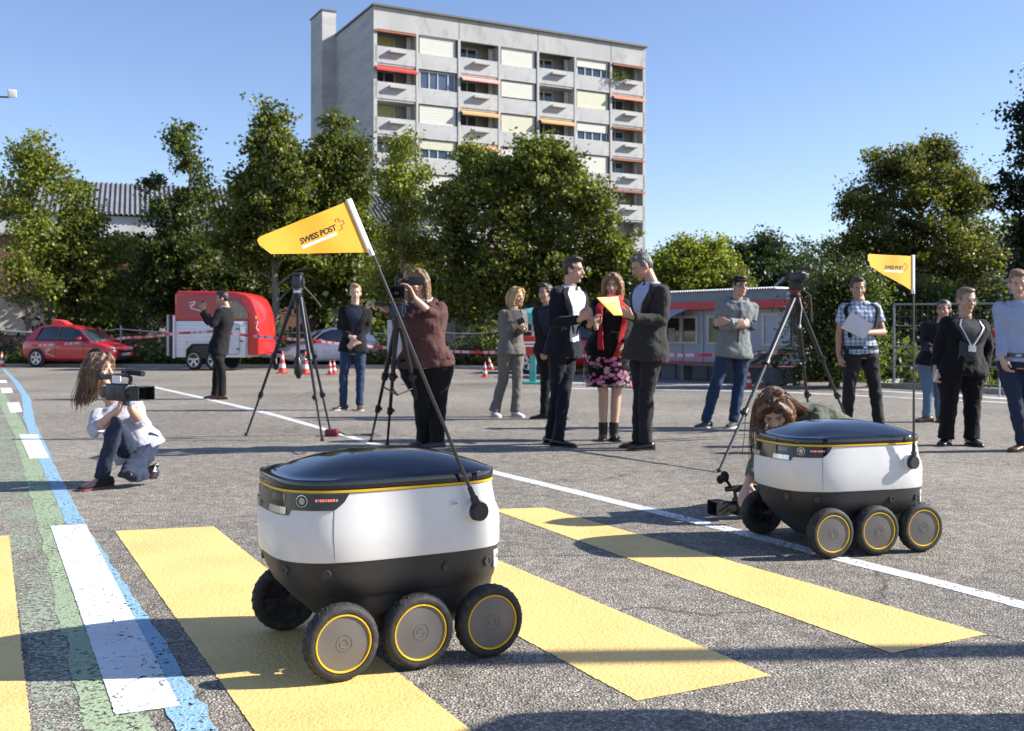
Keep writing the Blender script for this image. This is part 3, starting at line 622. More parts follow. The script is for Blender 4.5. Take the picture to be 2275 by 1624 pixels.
def patch(th0, th1, zlo, zhi, off, thick, nu=14, nv=4):
    """curved panel lying on the shell; zlo/zhi are functions of 0..1"""
    vs = []
    for o in (off, off - thick):
        for j in range(nv + 1):
            for i in range(nu + 1):
                u = i/nu; th = th0 + (th1-th0)*u; z = zlo(u) + (zhi(u)-zlo(u))*j/nv
                x, y = ring_pt(th, *prof_at(min(z, .568)), off=o); vs.append(V(x, y, z))
    W = nu + 1; K = W*(nv+1); fs = []
    for j in range(nv):
        for i in range(nu):
            a = j*W + i; fs.append((a, a+1, a+W+1, a+W)); fs.append((K+a, K+a+W, K+a+W+1, K+a+1))
    for i in range(nu):
        fs.append((i, K+i, K+i+1, i+1)); a = nv*W + i; fs.append((a, a+1, K+a+1, K+a))
    for j in range(nv):
        a = j*W; fs.append((a, a+W, K+a+W, K+a)); a = j*W + nu; fs.append((a, K+a, K+a+W, a+W))
    return MB().add(vs, fs)
def on_shell(th, z, off=0.0):
    x, y = ring_pt(th, *prof_at(min(z, .568)), off=off); x2, y2 = ring_pt(th + .02, *prof_at(min(z, .568)), off=off)
    t = V(x2-x, y2-y, 0).normalized(); nrm = V(t.y, -t.x, 0); return V(x, y, z), nrm
def frame(p, nrm, up=V(0, 0, 1)):
    zz = nrm.normalized(); xx = up.cross(zz).normalized(); yy = zz.cross(xx)
    M = Matrix((xx, yy, zz)).transposed().to_4x4(); M.translation = p; return M
def make_robot(loc, rz, label, pole_tilt, flag_yaw, side_label=None, pole_len=.88, drop=0.0):
    r = empty('delivery_robot', loc, rz, label, 'delivery robot', 'six-wheeled delivery robots')
    mb = MB(); mb.rings([v for p in PROF for v in ring(*p)], NPL); mb.build('hull', shell_d, r)
    mb = MB(); mb.rings([v for p in WPROF for v in ring(*p)], NPL); mb.build('shell', shell_w, r, smooth=50)
    mb = MB(); mb.rings([v for z, o in ((.5705, .001), (.5705, .004), (.5785, .004), (.5785, .001)) for v in ring(z, *WPROF[-1][1:], off=o)], NPL); mb.build('yellow_trim_line', yline, r)
    lid = MB(); rs = []
    for z, o in ((.5805, 0), (.582, .005), (.606, .006), (.611, .004)): rs += ring(z, *WPROF[-1][1:], off=o)
    for k in range(1, 15):
        s = 1 - k/14.5; zc = .611 + .066*(1 - s**2.2)
        for v in ring(0, *WPROF[-1][1:], off=.003):
            rs.append(V(v.x*s - .012*(1-s), v.y*s, zc - .018*max(0, v.x*s/.36)**2*s))
    lid.rings(rs, NPL); lo = lid.build('lid', lid_m, r, smooth=60)
    # belly underside step shows as a darker hull with wheel arches
    for sy in (1, -1):
        bar = MB(); bar.tube([V(-.255, sy*.215, .125), V(-.19, sy*.205, .175), V(-.06, sy*.2, .19), V(0, sy*.205, .13), V(.06, sy*.2, .17), V(.20, sy*.205, .165), V(.255, sy*.215, .125)], .017, 8, flat=1.5)
        bar.build('rocker_arm', hull_d, r)
    # side seams
    for th in (radians(62), -radians(62), radians(131), -radians(131)):
        s = patch(th - .0022, th + .0022, lambda u: .354, lambda u: .566 if abs(th) > 2 else .536, .0006, .002, 1, 8); s.build('seam', seam_m, r)
    # smoked front band with lamps, cameras and red position lights
    T0 = radians(70)
    zl = lambda u: .5685 - .048*min(1, min(u, 1-u)*18)**.6 - (.018 if abs(u - .5) < .2 else 0) - .004
    fg = patch(-T0, T0, zl, lambda u: .5675, .0035, .006, 60, 4); fg.build('front_glass', glass_b, r)
    for sg in (1, -1):
        lamp = patch(sg*radians(6), sg*radians(26), lambda u: .502, lambda u: .524, .006, .004, 8, 3); lb_ = lamp.build('headlight', chrome, r)
        lens = patch(sg*radians(4), sg*radians(28), lambda u: .496, lambda u: .530, .0105, .003, 10, 3)
        p, nn = on_shell(sg*radians(40), .546, .004); c = MB()
        if nn.dot(V(p.x, p.y, 0)) < 0: nn = -nn
        c.lathe([(.003, .0), (.0165, 0), (.0165, .004), (.0115, .006), (.0105, .002), (.002, .0015)], 20, frame(p, nn)); co = c.build('camera_lens', blackp, r)
        rg = MB(); rg.lathe([(.0165, .0), (.0195, 0), (.0195, .003), (.0165, .0035)], 24, frame(p, nn)); rg.build('lens_ring', chrome, co)
        for k in range(9):
            th = sg*radians(50.5 + k*1.62); lp = patch(th - .0085, th + .0085, lambda u: .544, lambda u: .5515, .0052, .003, 1, 1)
            lp.build('position_light', ledo if k in (1, 4, 8) else ledm, r, smooth=0)
        hp = patch(sg*radians(8), sg*radians(24), lambda u: .541, lambda u: .562, .005, .003, 8, 2); hp.build('sensor_window', M_('sensor_window', (.008, .01, .02), .03, coat=1), r)
    for th, z in ((radians(95), .305), (radians(123), .305), (radians(55), .315), (-radians(95), .305), (-radians(123), .305), (-radians(55), .315), (radians(20), .32), (-radians(20), .32)):
        p, nn = on_shell(th, z, .0)
        if nn.dot(V(p.x, p.y, 0)) < 0: nn = -nn
        c = MB(); c.lathe([(.001, .004), (.009, .004), (.010, .007), (.0145, .007), (.016, .002), (.016, -.004)], 20, frame(p, nn)); c.build('sonar_sensor', M_('sensor_grey', (.05, .05, .05), .35), r)
    # rear charging socket, rear reflector
    p, nn = on_shell(radians(140), .305, .0)
    if nn.dot(V(p.x, p.y, 0)) < 0: nn = -nn
    c = MB(); c.rbox((-.018, -.03, -.004), (.018, .03, .004), .01, frame(p, nn)); so_ = c.build('charging_socket', shell_w, r)
    c = MB(); c.lathe([(.001, .008), (.006, .008), (.009, .004)], 14, frame(p + V(0, 0, .008), nn)); c.build('socket_lens', chrome, so_)
    rear = patch(radians(163), radians(197), lambda u: .47, lambda u: .565, .0035, .005, 8, 3); rear.build('tail_glass', glass_b, r)
    # wheels
    tp = []
    for k in range(17):
        t = pi*k/16; tp.append((.0965 + .023*sin(t)**.7, -.031*cos(t)))
    prof = [(.05, -.012), (.086, -.024), (.089, -.030)] + tp + [(.0925, .030), (.090, .018), (.02, .004)]
    tyre = MB(); tyre.lathe(prof, 44)
    for k in range(26):
        for sg in (1, -1):
            a = 2*pi*(k + (.5 if sg > 0 else 0))/26; pts = []
            for j in range(4):
                y = sg*(.003 + .0085*j); a_ = a + sg*.035*j*j*.5; rr = .1198 - .0024*j*j*.62
                pts.append(V(rr*cos(a_), rr*sin(a_), y))
            tyre.tube(pts, [.0024, .0028, .0026, .0018], 5, flat=.7)
    hub = MB(); hub.lathe([(.001, .0275), (.024, .0275), (.0245, .0262), (.026, .0262), (.0265, .0275), (.0835, .0245), (.0837, .012)], 40)
    rim = MB(); rim.lathe([(.0835, .018), (.0838, .0270), (.0855, .0300), (.0885, .0300), (.0900, .0270), (.0902, .018)], 52)
    emb = MB()
    for a0 in (.6, .6 + pi):
        pts = [V(.0125*cos(a0 + t*.24), .0125*sin(a0 + t*.24), .0278) for t in range(10)]; emb.tube(pts, .0022, 5, flat=.35)
    inner = MB(); inner.lathe([(.001, -.024), (.03, -.024), (.033, -.005), (.05, -.005), (.06, -.012)], 24)
    for k in range(6): inner.box((-.007, .03, -.022), (.007, .085, -.012), Matrix.Rotation(k*pi/3, 4, 'Z'))
    ws = []
    for x in (.255, 0, -.255):
        for sy in (1, -1):
            Mx = Matrix.Translation((x, sy*.31, .1205)) @ Matrix.Rotation(radians(-90 if sy > 0 else 90), 4, 'X') @ Matrix.Rotation(random.uniform(0, 6), 4, 'Z')
            if not ws:
                t_ = tyre.build('wheel', rubber, None, smooth=50); h_ = hub.build('hub_cap', hubc, t_); m_ = rim.build('rim_ring', yline, t_); e_ = emb.build('hub_emblem', hubd, t_, smooth=0); i_ = inner.build('wheel_motor', blackp, t_)
                ws.append((t_, h_, m_, e_, i_)); t_.parent = r; t_.matrix_local = Mx
            else:
                w_ = copy_tree(ws[0][0], r); w_.matrix_local = Mx
            ax = MB(); ax.tube([V(x, sy*.29, .1205), V(x, sy*.2, .128)], .012, 8); ax.build('axle', hull_d, r)
    # flag pole on the near rear corner
    p, nn = on_shell(radians(135), .505, .0)
    nn = V(-.18, 1, 0).normalized(); p = V(-.222, .284, .482)
    hb = MB(); hb.lathe([(.001, .028), (.030, .028), (.0315, .026), (.0315, .006), (.034, .004), (.034, -.016)], 32, frame(p, nn)); ho = hb.build('pole_mount', blackp, r)
    wr = MB(); wr.lathe([(.034, -.016), (.038, -.016), (.038, .003), (.034, .005)], 32, frame(p, nn)); wr.build('mount_ring', shell_w, r)
    c0 = p + nn*.018
    Mp = Matrix.Translation(c0) @ Matrix.Rotation(pole_tilt, 4, 'Y') @ Matrix.Rotation(0, 4, 'Z')
    pm = MB(); pm.rbox((-.012, -.009, .015), (.012, .009, .055), .003, Mp); pm.tube([Mp @ V(0, 0, .05), Mp @ V(0, 0, .09)], [.010, .0085], 10); pm.build('pole_socket', blackp, r)
    po = MB(); po.tube([Mp @ V(0, 0, .08), Mp @ V(0, 0, .45), Mp @ V(0, 0, pole_len + .01)], [.0062, .0055, .0045], 10); po.build('flag_pole', M_('dark_steel_pole', (.10, .095, .09), .25, metal=.8, var=.1), r)
    Mf = Mp @ Matrix.Translation((0, 0, pole_len)) @ Matrix.Rotation(flag_yaw, 4, 'Z')
    sl_ = MB(); sl_.rbox((-.004, -.006, 0), (.016, .006, .178), .004, Mf); sl_.tube([Mf @ V(.004, 0, -.012), Mf @ V(.004, 0, .012)], .0085, 10); sl_.build('flag_sleeve', sleeve_m, r)
    L = .322
    outline = [(.014, .003), (.014, .172)]
    for k in range(7):
        t = k/6; outline.append((L - .02 + .02*sin(t*pi/2), .172 - .02 + .02*cos(t*pi/2)))
    outline += [(L, .145), (L - .012, .128), (L - .03, .118)]
    fl = MB(); nx_ = 26; zt = lambda s: .172 - (.009*(1 - sqrt(max(0, 1 - ((s-(L-.009))/.009)**2))) if s > L-.009 else 0)
    zb = lambda s: .003 + (s-.014)/(L - .014)*.118 + max(0, (s-(L-.022))/.022)*.030
    vs = []
    for sgn in (.0006, -.0006):
        for i in range(nx_ + 1):
            s = .014 + (L - .0145)*(i/nx_)**.92; wob = .004*sin(s*22)*min(1, s*8)
            for j in range(7): vs.append(V(s, wob + sgn, zb(s) + (zt(s)-zb(s))*j/6))
    W = 7; K = (nx_+1)*W; fs = []
    for i in range(nx_):
        for j in range(6):
            a = i*W + j; fs += [(a, a+W, a+W+1, a+1), (K+a, K+a+1, K+a+W+1, K+a+W)]
    for i in range(nx_): fs += [(i*W, K+i*W, K+(i+1)*W, (i+1)*W), (i*W+6, (i+1)*W+6, K+(i+1)*W+6, K+i*W+6)]
    fs += [(nx_*W + j, K + nx_*W + j, K + nx_*W + j + 1, nx_*W + j + 1) for j in range(6)]
    fl.add([Mf @ v for v in vs], fs); fo = fl.build('flag', flagm, r, smooth=70)
    wobm = .0008
    Mfi = Mf.inverted()
    def drape(ob):
        for v in ob.data.vertices:
            q = Mfi @ (ob.matrix_basis @ v.co); q.y += .004*sin(q.x*22)*min(1, q.x*8) - .0; v.co = ob.matrix_basis.inverted() @ (Mf @ q)
    Tb = Mf @ Matrix.Translation((.140, wobm, .112)) @ Matrix((( -1, 0, 0, 0), (0, 0, 1, 0), (0, 1, 0, 0), (0, 0, 0, 1)))
    drape(text_mesh('lettering', 'SWISS POST', .0245, ink, fo, Tb, .0002, bold=.0006, shear=.12, spacing=.92))
    wb = MB(); [wb.box((-.062 + .0118*k, -.0225, -.0005), (-.0502 + .0118*k, -.0135, .0003), Tb) for k in range(10)]; drape(wb.build('white_underline', whitep, fo, smooth=0))
    cross = MB(); cz = .0006
    pts = [(.068, -.012), (.079, -.012), (.079, .000), (.091, .000), (.091, .012), (.079, .012), (.079, .023), (.068, .023), (.068, .0165)]
    for a, b_ in zip(pts, pts[1:]):
        d = V(b_[0]-a[0], b_[1]-a[1], 0); n_ = V(-d.y, d.x, 0).normalized()*.0012; e_ = d.normalized()*.0012
        a_ = V(*a, cz) - e_; b2 = V(*b_, cz) + e_; cross.add([Tb @ (a_ + n_), Tb @ (a_ - n_), Tb @ (b2 - n_), Tb @ (b2 + n_)], [(0, 1, 2, 3)])
    drape(cross.build('cross_emblem', redink, fo, smooth=0))
    if side_label:
        p = V(-.145, .2845, .512); st_ = MB(); Ms = Matrix.Translation(p) @ Matrix.Rotation(radians(4), 4, 'Z') @ Matrix(((-1, 0, 0, 0), (0, 0, 1, 0), (0, 1, 0, 0), (0, 0, 0, 1)))
        st_.box((-.0105, -.007, -.006), (.0105, .007, .0), Ms); s2 = st_.build('sticker', whitep, r, smooth=0)
        text_mesh('lettering', side_label, .0105, ink, s2, Ms @ Matrix.Translation((0, 0, .0006)), .0002)
    if drop:
        for c in r.children:
            if c.name.split('.')[0] not in ('wheel', 'axle', 'rocker_arm'): c.location.z -= drop
    return r
RZ1, RZ2 = radians(180 + 28), radians(180 + 17)
def place(rz, contact, wheel=(.255, .31)):
    c = G(*contact); R = Matrix.Rotation(rz, 3, 'Z'); return c - R @ V(wheel[0], wheel[1], 0)
rob1 = make_robot(place(RZ1, (757, 1512)), RZ1, 'nearest delivery robot, white body with glossy dark lid, standing on the yellow stripe', radians(24), 0, '6D6', pole_len=.925)
rob2 = make_robot(place(RZ2, (1843, 1240)), RZ2, 'farther delivery robot at the right, on the white line, its flag pole upright', radians(0), radians(12), pole_len=.84, drop=.045)
# ------------------------------------------------------------------ people
SK = {'fair': M_('skin_fair', (.50, .29, .20), .5, var=.08, vs=20), 'tan': M_('skin_tan', (.42, .235, .155), .5, var=.08, vs=20), 'light': M_('skin_light', (.56, .34, .25), .5, var=.08, vs=20)}
lipm = M_('lips', (.36, .13, .11), .45); eyew = M_('eye', (.035, .025, .02), .25); sclera = M_('eye_white', (.6, .55, .5), .3)
for m_ in SK.values():
    m_.node_tree.nodes['Principled BSDF'].inputs['Subsurface Weight'].default_value = .08
    m_.node_tree.nodes['Principled BSDF'].inputs['Subsurface Radius'].default_value = (.02, .008, .004)
def hairm(name, col): return M_(name, col, .42, var=.35, vs=22, stretch=(6, 6, .5), bump=.004, bs=30)
TEXW = bpy.data.textures.new('folds', 'CLOUDS'); TEXW.noise_scale = .085; TEXW.noise_depth = 2
TEXL = bpy.data.textures.new('trouser_folds', 'CLOUDS'); TEXL.noise_scale = .075; TEXL.noise_depth = 1
TEXH = bpy.data.textures.new('hair_clumps', 'CLOUDS'); TEXH.noise_scale = .028; TEXH.noise_depth = 2
def organic(mb, name, mat, root, vox, disp=0, tex=None, smooth=4, fac=.6):
    o = mb.build(name, mat, root, origin=root.location, smooth=0)
    r = o.modifiers.new('remesh', 'REMESH'); r.mode = 'VOXEL'; r.voxel_size = vox; r.use_smooth_shade = True
    if smooth:
        s = o.modifiers.new('smooth', 'SMOOTH'); s.iterations = smooth; s.factor = fac
    if disp:
        d = o.modifiers.new('folds', 'DISPLACE'); d.texture = tex or TEXW; d.strength = disp; d.mid_level = .5; d.texture_coords = 'GLOBAL'
    return o
class Torso:
    """elliptic sections from the crotch (t=0) to the neck base (t=1)"""
    def __init__(s, hip, neck, hyaw, yaw, w=1.0, dp=1.0, belly=0.0, sh=.40, bust=0.0, hipw=1.0):
        s.hip, s.neck, s.hyaw, s.yaw = hip, neck, hyaw, yaw; up = (neck - hip); s.L = up.length; s.up = up.normalized()
        s.sec = [(-.20, .150*w*hipw, .095*dp), (-.08, .178*w*hipw, .118*dp), (.06, .172*w*hipw, .115*dp), (.28, .148*w, .105*dp + belly), (.48, .152*w, .108*dp + belly*.8), (.68, .172*w, .122*dp + bust), (.80, .172*w*(sh/.40), .108*dp + bust*.3), (.885, (sh/2 - .035), .085*dp), (.945, sh/2 - .085, .068*dp), (1.0, .075, .060), (1.04, .060, .055)]
    def at(s, t):
        se = s.sec; t = max(se[0][0], min(se[-1][0], t))
        for a, b in zip(se, se[1:]):
            if t <= b[0]:
                k = (t-a[0])/(b[0]-a[0]); k = k*k*(3-2*k)*.5 + k*.5; return a[1] + (b[1]-a[1])*k, a[2] + (b[2]-a[2])*k
        return se[-1][1:]
    def frame(s, t):
        k = max(0, min(1, t)); y = radians(s.hyaw + (s.yaw - s.hyaw)*k); L = V(cos(y), sin(y), 0); Fd = V(sin(y), -cos(y), 0)
        L = (L - s.up*L.dot(s.up)).normalized(); Fd = (Fd - s.up*Fd.dot(s.up)).normalized()
        curve = -.018*sin(pi*min(1, max(0, t)))
        return s.hip + s.up*s.L*t + Fd*curve, L, Fd
    def pt(s, t, ang, off=0.0, n=2.4):      # ang 0 = front, + = towards image right when facing the camera
        c, L, Fd = s.frame(t); w, d = s.at(t); a = radians(ang); e = 2/n
        cs, sn = cos(a), sin(a)
        return c + L*((w+off)*math.copysign(abs(sn)**e, sn)) + Fd*((d+off)*math.copysign(abs(cs)**e, cs))
    def loft(s, mb, t0, t1, off=0.0, n=28, flare=0.0):
        vs = []; K = 22
        for k in range(K + 1):
            t = t0 + (t1-t0)*k/K
            o = off + flare*max(0, (.35 - t))
            if k == K: o -= .01
            for i in range(n): vs.append(s.pt(t, 360*i/n, o))
        mb.rings(vs, n)
    def patch(s, rows, off, thick=.006, nu=6):
        """rows: (t, angle0, angle1)"""
        vs = []; R = []
        for a, b in zip(rows, rows[1:]):
            for k in range(4):
                u = k/4; R.append(tuple(a[i] + (b[i]-a[i])*u for i in range(3)))
        R.append(rows[-1])
        for o in (off, off - thick):
            for t, a0, a1 in R:
                for i in range(nu + 1): vs.append(s.pt(t, a0 + (a1-a0)*i/nu, o))
        W = nu + 1; K = W*len(R); fs = []
        for j in range(len(R) - 1):
            for i in range(nu):
                a = j*W + i; fs += [(a, a+1, a+W+1, a+W), (K+a, K+a+W, K+a+W+1, K+a+1)]
            a = j*W; fs.append((a, a+W, K+a+W, K+a)); a += nu; fs.append((a, K+a, K+a+W, a+W))
        for i in range(nu):
            fs.append((i, K+i, K+i+1, i+1)); a = (len(R)-1)*W + i; fs.append((a, a+1, K+a+1, K+a))
        return MB().add(vs, fs)
def hand(mb, wr, d, n, curl=.6, s=1.0, side=1, spread=1.0, point=False):
    """wr wrist, d finger direction, n the way the palm faces"""
    d = d.normalized(); n = (n - d*n.dot(d)); n = n.normalized() if n.length > 1e-4 else d.orthogonal().normalized(); lat = d.cross(n)*side
    mb.tube([wr - d*.02, wr + d*.02, wr + d*.05*s, wr + d*.085*s], [.024*s, .030*s, .038*s, .036*s], 12, flat=.5, up=n) if False else None
    vs = []
    for q, wd, th in ((-.02, .024, .02), (.02, .031, .018), (.055, .041, .017), (.088, .040, .014), (.095, .036, .010)):
        c = wr + d*q*s
        for k in range(12): a = 2*pi*k/12; vs.append(c + lat*cos(a)*wd*s + n*sin(a)*th*s)
    mb.rings(vs, 12)
    for i, (o, L) in enumerate(((.030, .072), (.0105, .082), (-.0095, .077), (-.029, .060))):
        c = curl*(1 if not (point and i == 0) else .1); p = wr + d*.082*s + lat*o*s*1.0; dd = (d + lat*o*4*spread).normalized(); pts = [p - dd*.015]
        ang = 0
        for k, f in enumerate((.45, .32, .23)):
            ang += c*(.75, 1.0, .7)[k]; q = (dd*cos(ang) + n*sin(ang)); pts.append(pts[-1] + q*L*f*s*1.12 + (dd*.015 if k == 0 else V(0, 0, 0)))
        mb.tube(pts, [.0098*s, .0095*s, .0086*s, .0066*s], 7)
    p = wr + d*.02*s + lat*.028*s; t1 = (d*.75 + lat*.6 + n*.45).normalized(); t2 = (d*.95 + lat*.1 + n*.55*curl).normalized()
    mb.tube([p - t1*.01, p + t1*.035*s, p + t1*.035*s + t2*.03*s, p + t1*.035*s + t2*.052*s], [.013*s, .0125*s, .0105*s, .008*s], 8)
def head_prims(mb, M, jaw=1.0):
    e = lambda c, r: mb.ell(c, r, M)
    e((0, -.012, .045), (.074, .093, .082)); e((0, .018, -.008), (.064*jaw, .072, .085)); e((0, .030, -.055), (.050*jaw, .050, .048)); e((0, .060, -.092), (.024*jaw, .022, .020))
    e((0, .073, .034), (.047, .017, .014)); e((.036, .055, -.02), (.026, .026, .03)); e((-.036, .055, -.02), (.026, .026, .03))
    mb.tube([M @ V(0, .080, .028), M @ V(0, .096, .0), M @ V(0, .108, -.020), M @ V(0, .092, -.030)], [.009, .011, .015, .008], 8)
    e((.013, .090, -.024), (.009, .010, .008)); e((-.013, .090, -.024), (.009, .010, .008))
    e((0, .085, -.052), (.022, .012, .012)); e((.076, -.008, -.002), (.010, .020, .031)); e((-.076, -.008, -.002), (.010, .020, .031))
def face(root, M, brow, glasses=None, smile=0):
    for sx in (1, -1):
        w = MB(); w.ell((.031*sx, .0815, .010), (.0135, .008, .0068), M, 10, 7); ob = w.build('eye', sclera, root, origin=root.location)
        w = MB(); w.ell((.031*sx, .0868, .010), (.0058, .005, .0062), M, 10, 7); w.build('iris', eyew, ob)
        bpy.data.objects[ob.children[0].name].location = -Vector(root.location) if False else (0, 0, 0)
        c = ob.children[0]; c.data.transform(Matrix.Translation(-Vector(root.location)))
        w = MB(); w.tube([M @ V(.012*sx, .092, .030), M @ V(.030*sx, .092, .036), M @ V(.050*sx, .080, .030)], [.003, .0042, .002], 6); w.build('eyebrow', brow, root, origin=root.location)
        w = MB(); w.tube([M @ V(.018*sx, .087, .015), M @ V(.031*sx, .092, .0185), M @ V(.045*sx, .082, .014)], [.002, .003, .0018], 6); w.build('eyelid', brow, root, origin=root.location)
    w = MB(); w.tube([M @ V(-.024, .086, -.050 + smile), M @ V(-.012, .0955, -.053), M @ V(0, .0975, -.0535), M @ V(.012, .0955, -.053), M @ V(.024, .086, -.050 + smile)], [.002, .005, .0058, .005, .002], 8); w.build('lips', lipm, root, origin=root.location)
    if glasses:
        g = MB()
        for sx in (1, -1):
            pts = [M @ V(.033*sx + .024*cos(a), .101 - .012*abs(cos(a))*(1 if cos(a)*sx > 0 else 0), .008 + .017*sin(a)) for a in [2*pi*k/14 for k in range(15)]]
            g.tube(pts, .0022, 5); g.tube([M @ V(.056*sx, .092, .012), M @ V(.075*sx, .01, .012)], .0022, 5)
        g.tube([M @ V(-.01, .102, .012), M @ V(.01, .102, .012)], .002, 5)
        g.build('glasses', glasses, root, origin=root.location)
def hair(root, M, style, mat, vox=.006, locks=None, hlen=-.11):
    mb = MB()
    if style in ('short', 'crop'):
        mb.ell((0, -.022, .062), (.081, .094, .075), M); mb.ell((0, -.055, .020), (.073, .058, .075), M)
        mb.ell((0, .045, .108), (.052, .042, .024), M)
        if style == 'short': mb.ell((.0, .055, .115), (.048, .035, .022), M); mb.ell((.02, .02, .125), (.055, .05, .022), M)
        for sx in (1, -1): mb.ell((.068*sx, .005, .040), (.014, .03, .032), M)
    elif style == 'bald': mb.ell((0, -.05, .02), (.077, .06, .06), M)
    else:
        mb.ell((0, -.020, .058), (.087, .098, .082), M); mb.ell((0, -.05, .0), (.085, .07, .10), M)
        for sx in (1, -1):
            mb.tube([M @ V(.02*sx, .06, .122), M @ V(.062*sx, .062, .075), M @ V(.080*sx, .045, .02), M @ V(.084*sx, .025, -.05), M @ V(.082*sx, .03, hlen - .01)], [.022, .026, .025, .026, .020], 8)
            mb.tube([M @ V(.06*sx, .0, .09), M @ V(.088*sx, .0, .02), M @ V(.088*sx, -.01, -.06), M @ V(.08*sx, -.01, hlen - .03)], [.03, .032, .036, .022], 8)
        mb.tube([M @ V(0, -.07, .05), M @ V(0, -.09, -.03), M @ V(0, -.08, -.14)], [.07, .075, .055], 12)
    if locks:
        for l in locks: mb.tube(l[0][:-1], [q_*.62 for q_ in l[1][:-1]], 6)
    if style == 'long':
        st = MB(); rr = random.Random(len(COL.objects))
        def strand(pts, r0=.0026): st.tube(pts, [r0]*(len(pts)-1) + [r0*.3], 4, cap=False)
        for k in range(210):
            ph = radians(rr.uniform(38, 180))*rr.choice((1, -1)); x0 = .012*(1 if ph > 0 else -1); y0 = rr.uniform(-.05, .06); L = hlen - .03 + rr.uniform(-.02, .05) if not locks else rr.uniform(-.03, .02)
            e = rr.uniform(.090, .104); sx, cy = sin(ph), cos(ph)
            strand([M @ V(x0, y0, .136), M @ V(sx*e*.62, cy*e*.62 - .01, .122), M @ V(sx*e*.97, cy*e - .015, .065), M @ V(sx*e*1.02, cy*e*1.02 - .018, .0), M @ V(sx*e*.98, cy*e - .02, L)])
        if locks:
            for l in locks:
                for q in range(13):
                    j0 = V(rr.gauss(0, 1), rr.gauss(0, 1), rr.gauss(0, .6)); n_ = len(l[0])
                    pts = [Vector(p) + j0*(.010 + .010*i/n_) + V(rr.gauss(0, .004), rr.gauss(0, .004), rr.gauss(0, .004)) for i, p in enumerate(l[0])]
                    sm = []
                    for i in range(n_ - 1):
                        for t in (0, .33, .66):
                            p0, p1, p2, p3 = pts[max(0, i-1)], pts[i], pts[i+1], pts[min(n_-1, i+2)]
                            sm.append(.5*((2*p1) + (p2-p0)*t + (2*p0 - 5*p1 + 4*p2 - p3)*t*t + (3*p1 - p0 - 3*p2 + p3)*t**3))
                    strand(sm + [pts[-1]], .0021)
        so = st.build('hair_strands', mat, root, origin=root.location); so['kind'] = 'stuff'
    o = organic(mb, 'hair', mat, root, vox, .014 if style == 'long' else .010, TEXH, 1, .4); return o
ARMR = (.056, .048, .041, .036, .027)
def limb(mb, a, j, c, r, extra=0, n=12, bend=.35):
    """two-bone limb with a filled joint"""
    p1 = a.lerp(j, .5); p2 = j.lerp(c, .4); jj = j
    mb.tube([a, p1, a.lerp(j, .9), jj, j.lerp(c, .12), p2, c], [r[0]+extra, (r[0]+r[1])/2+extra, r[1]+extra, r[1]*1.02+extra, r[2]*1.05+extra, r[2]+extra, r[-1]+extra], n)
    mb.ell(j, (r[1]+extra,)*3)
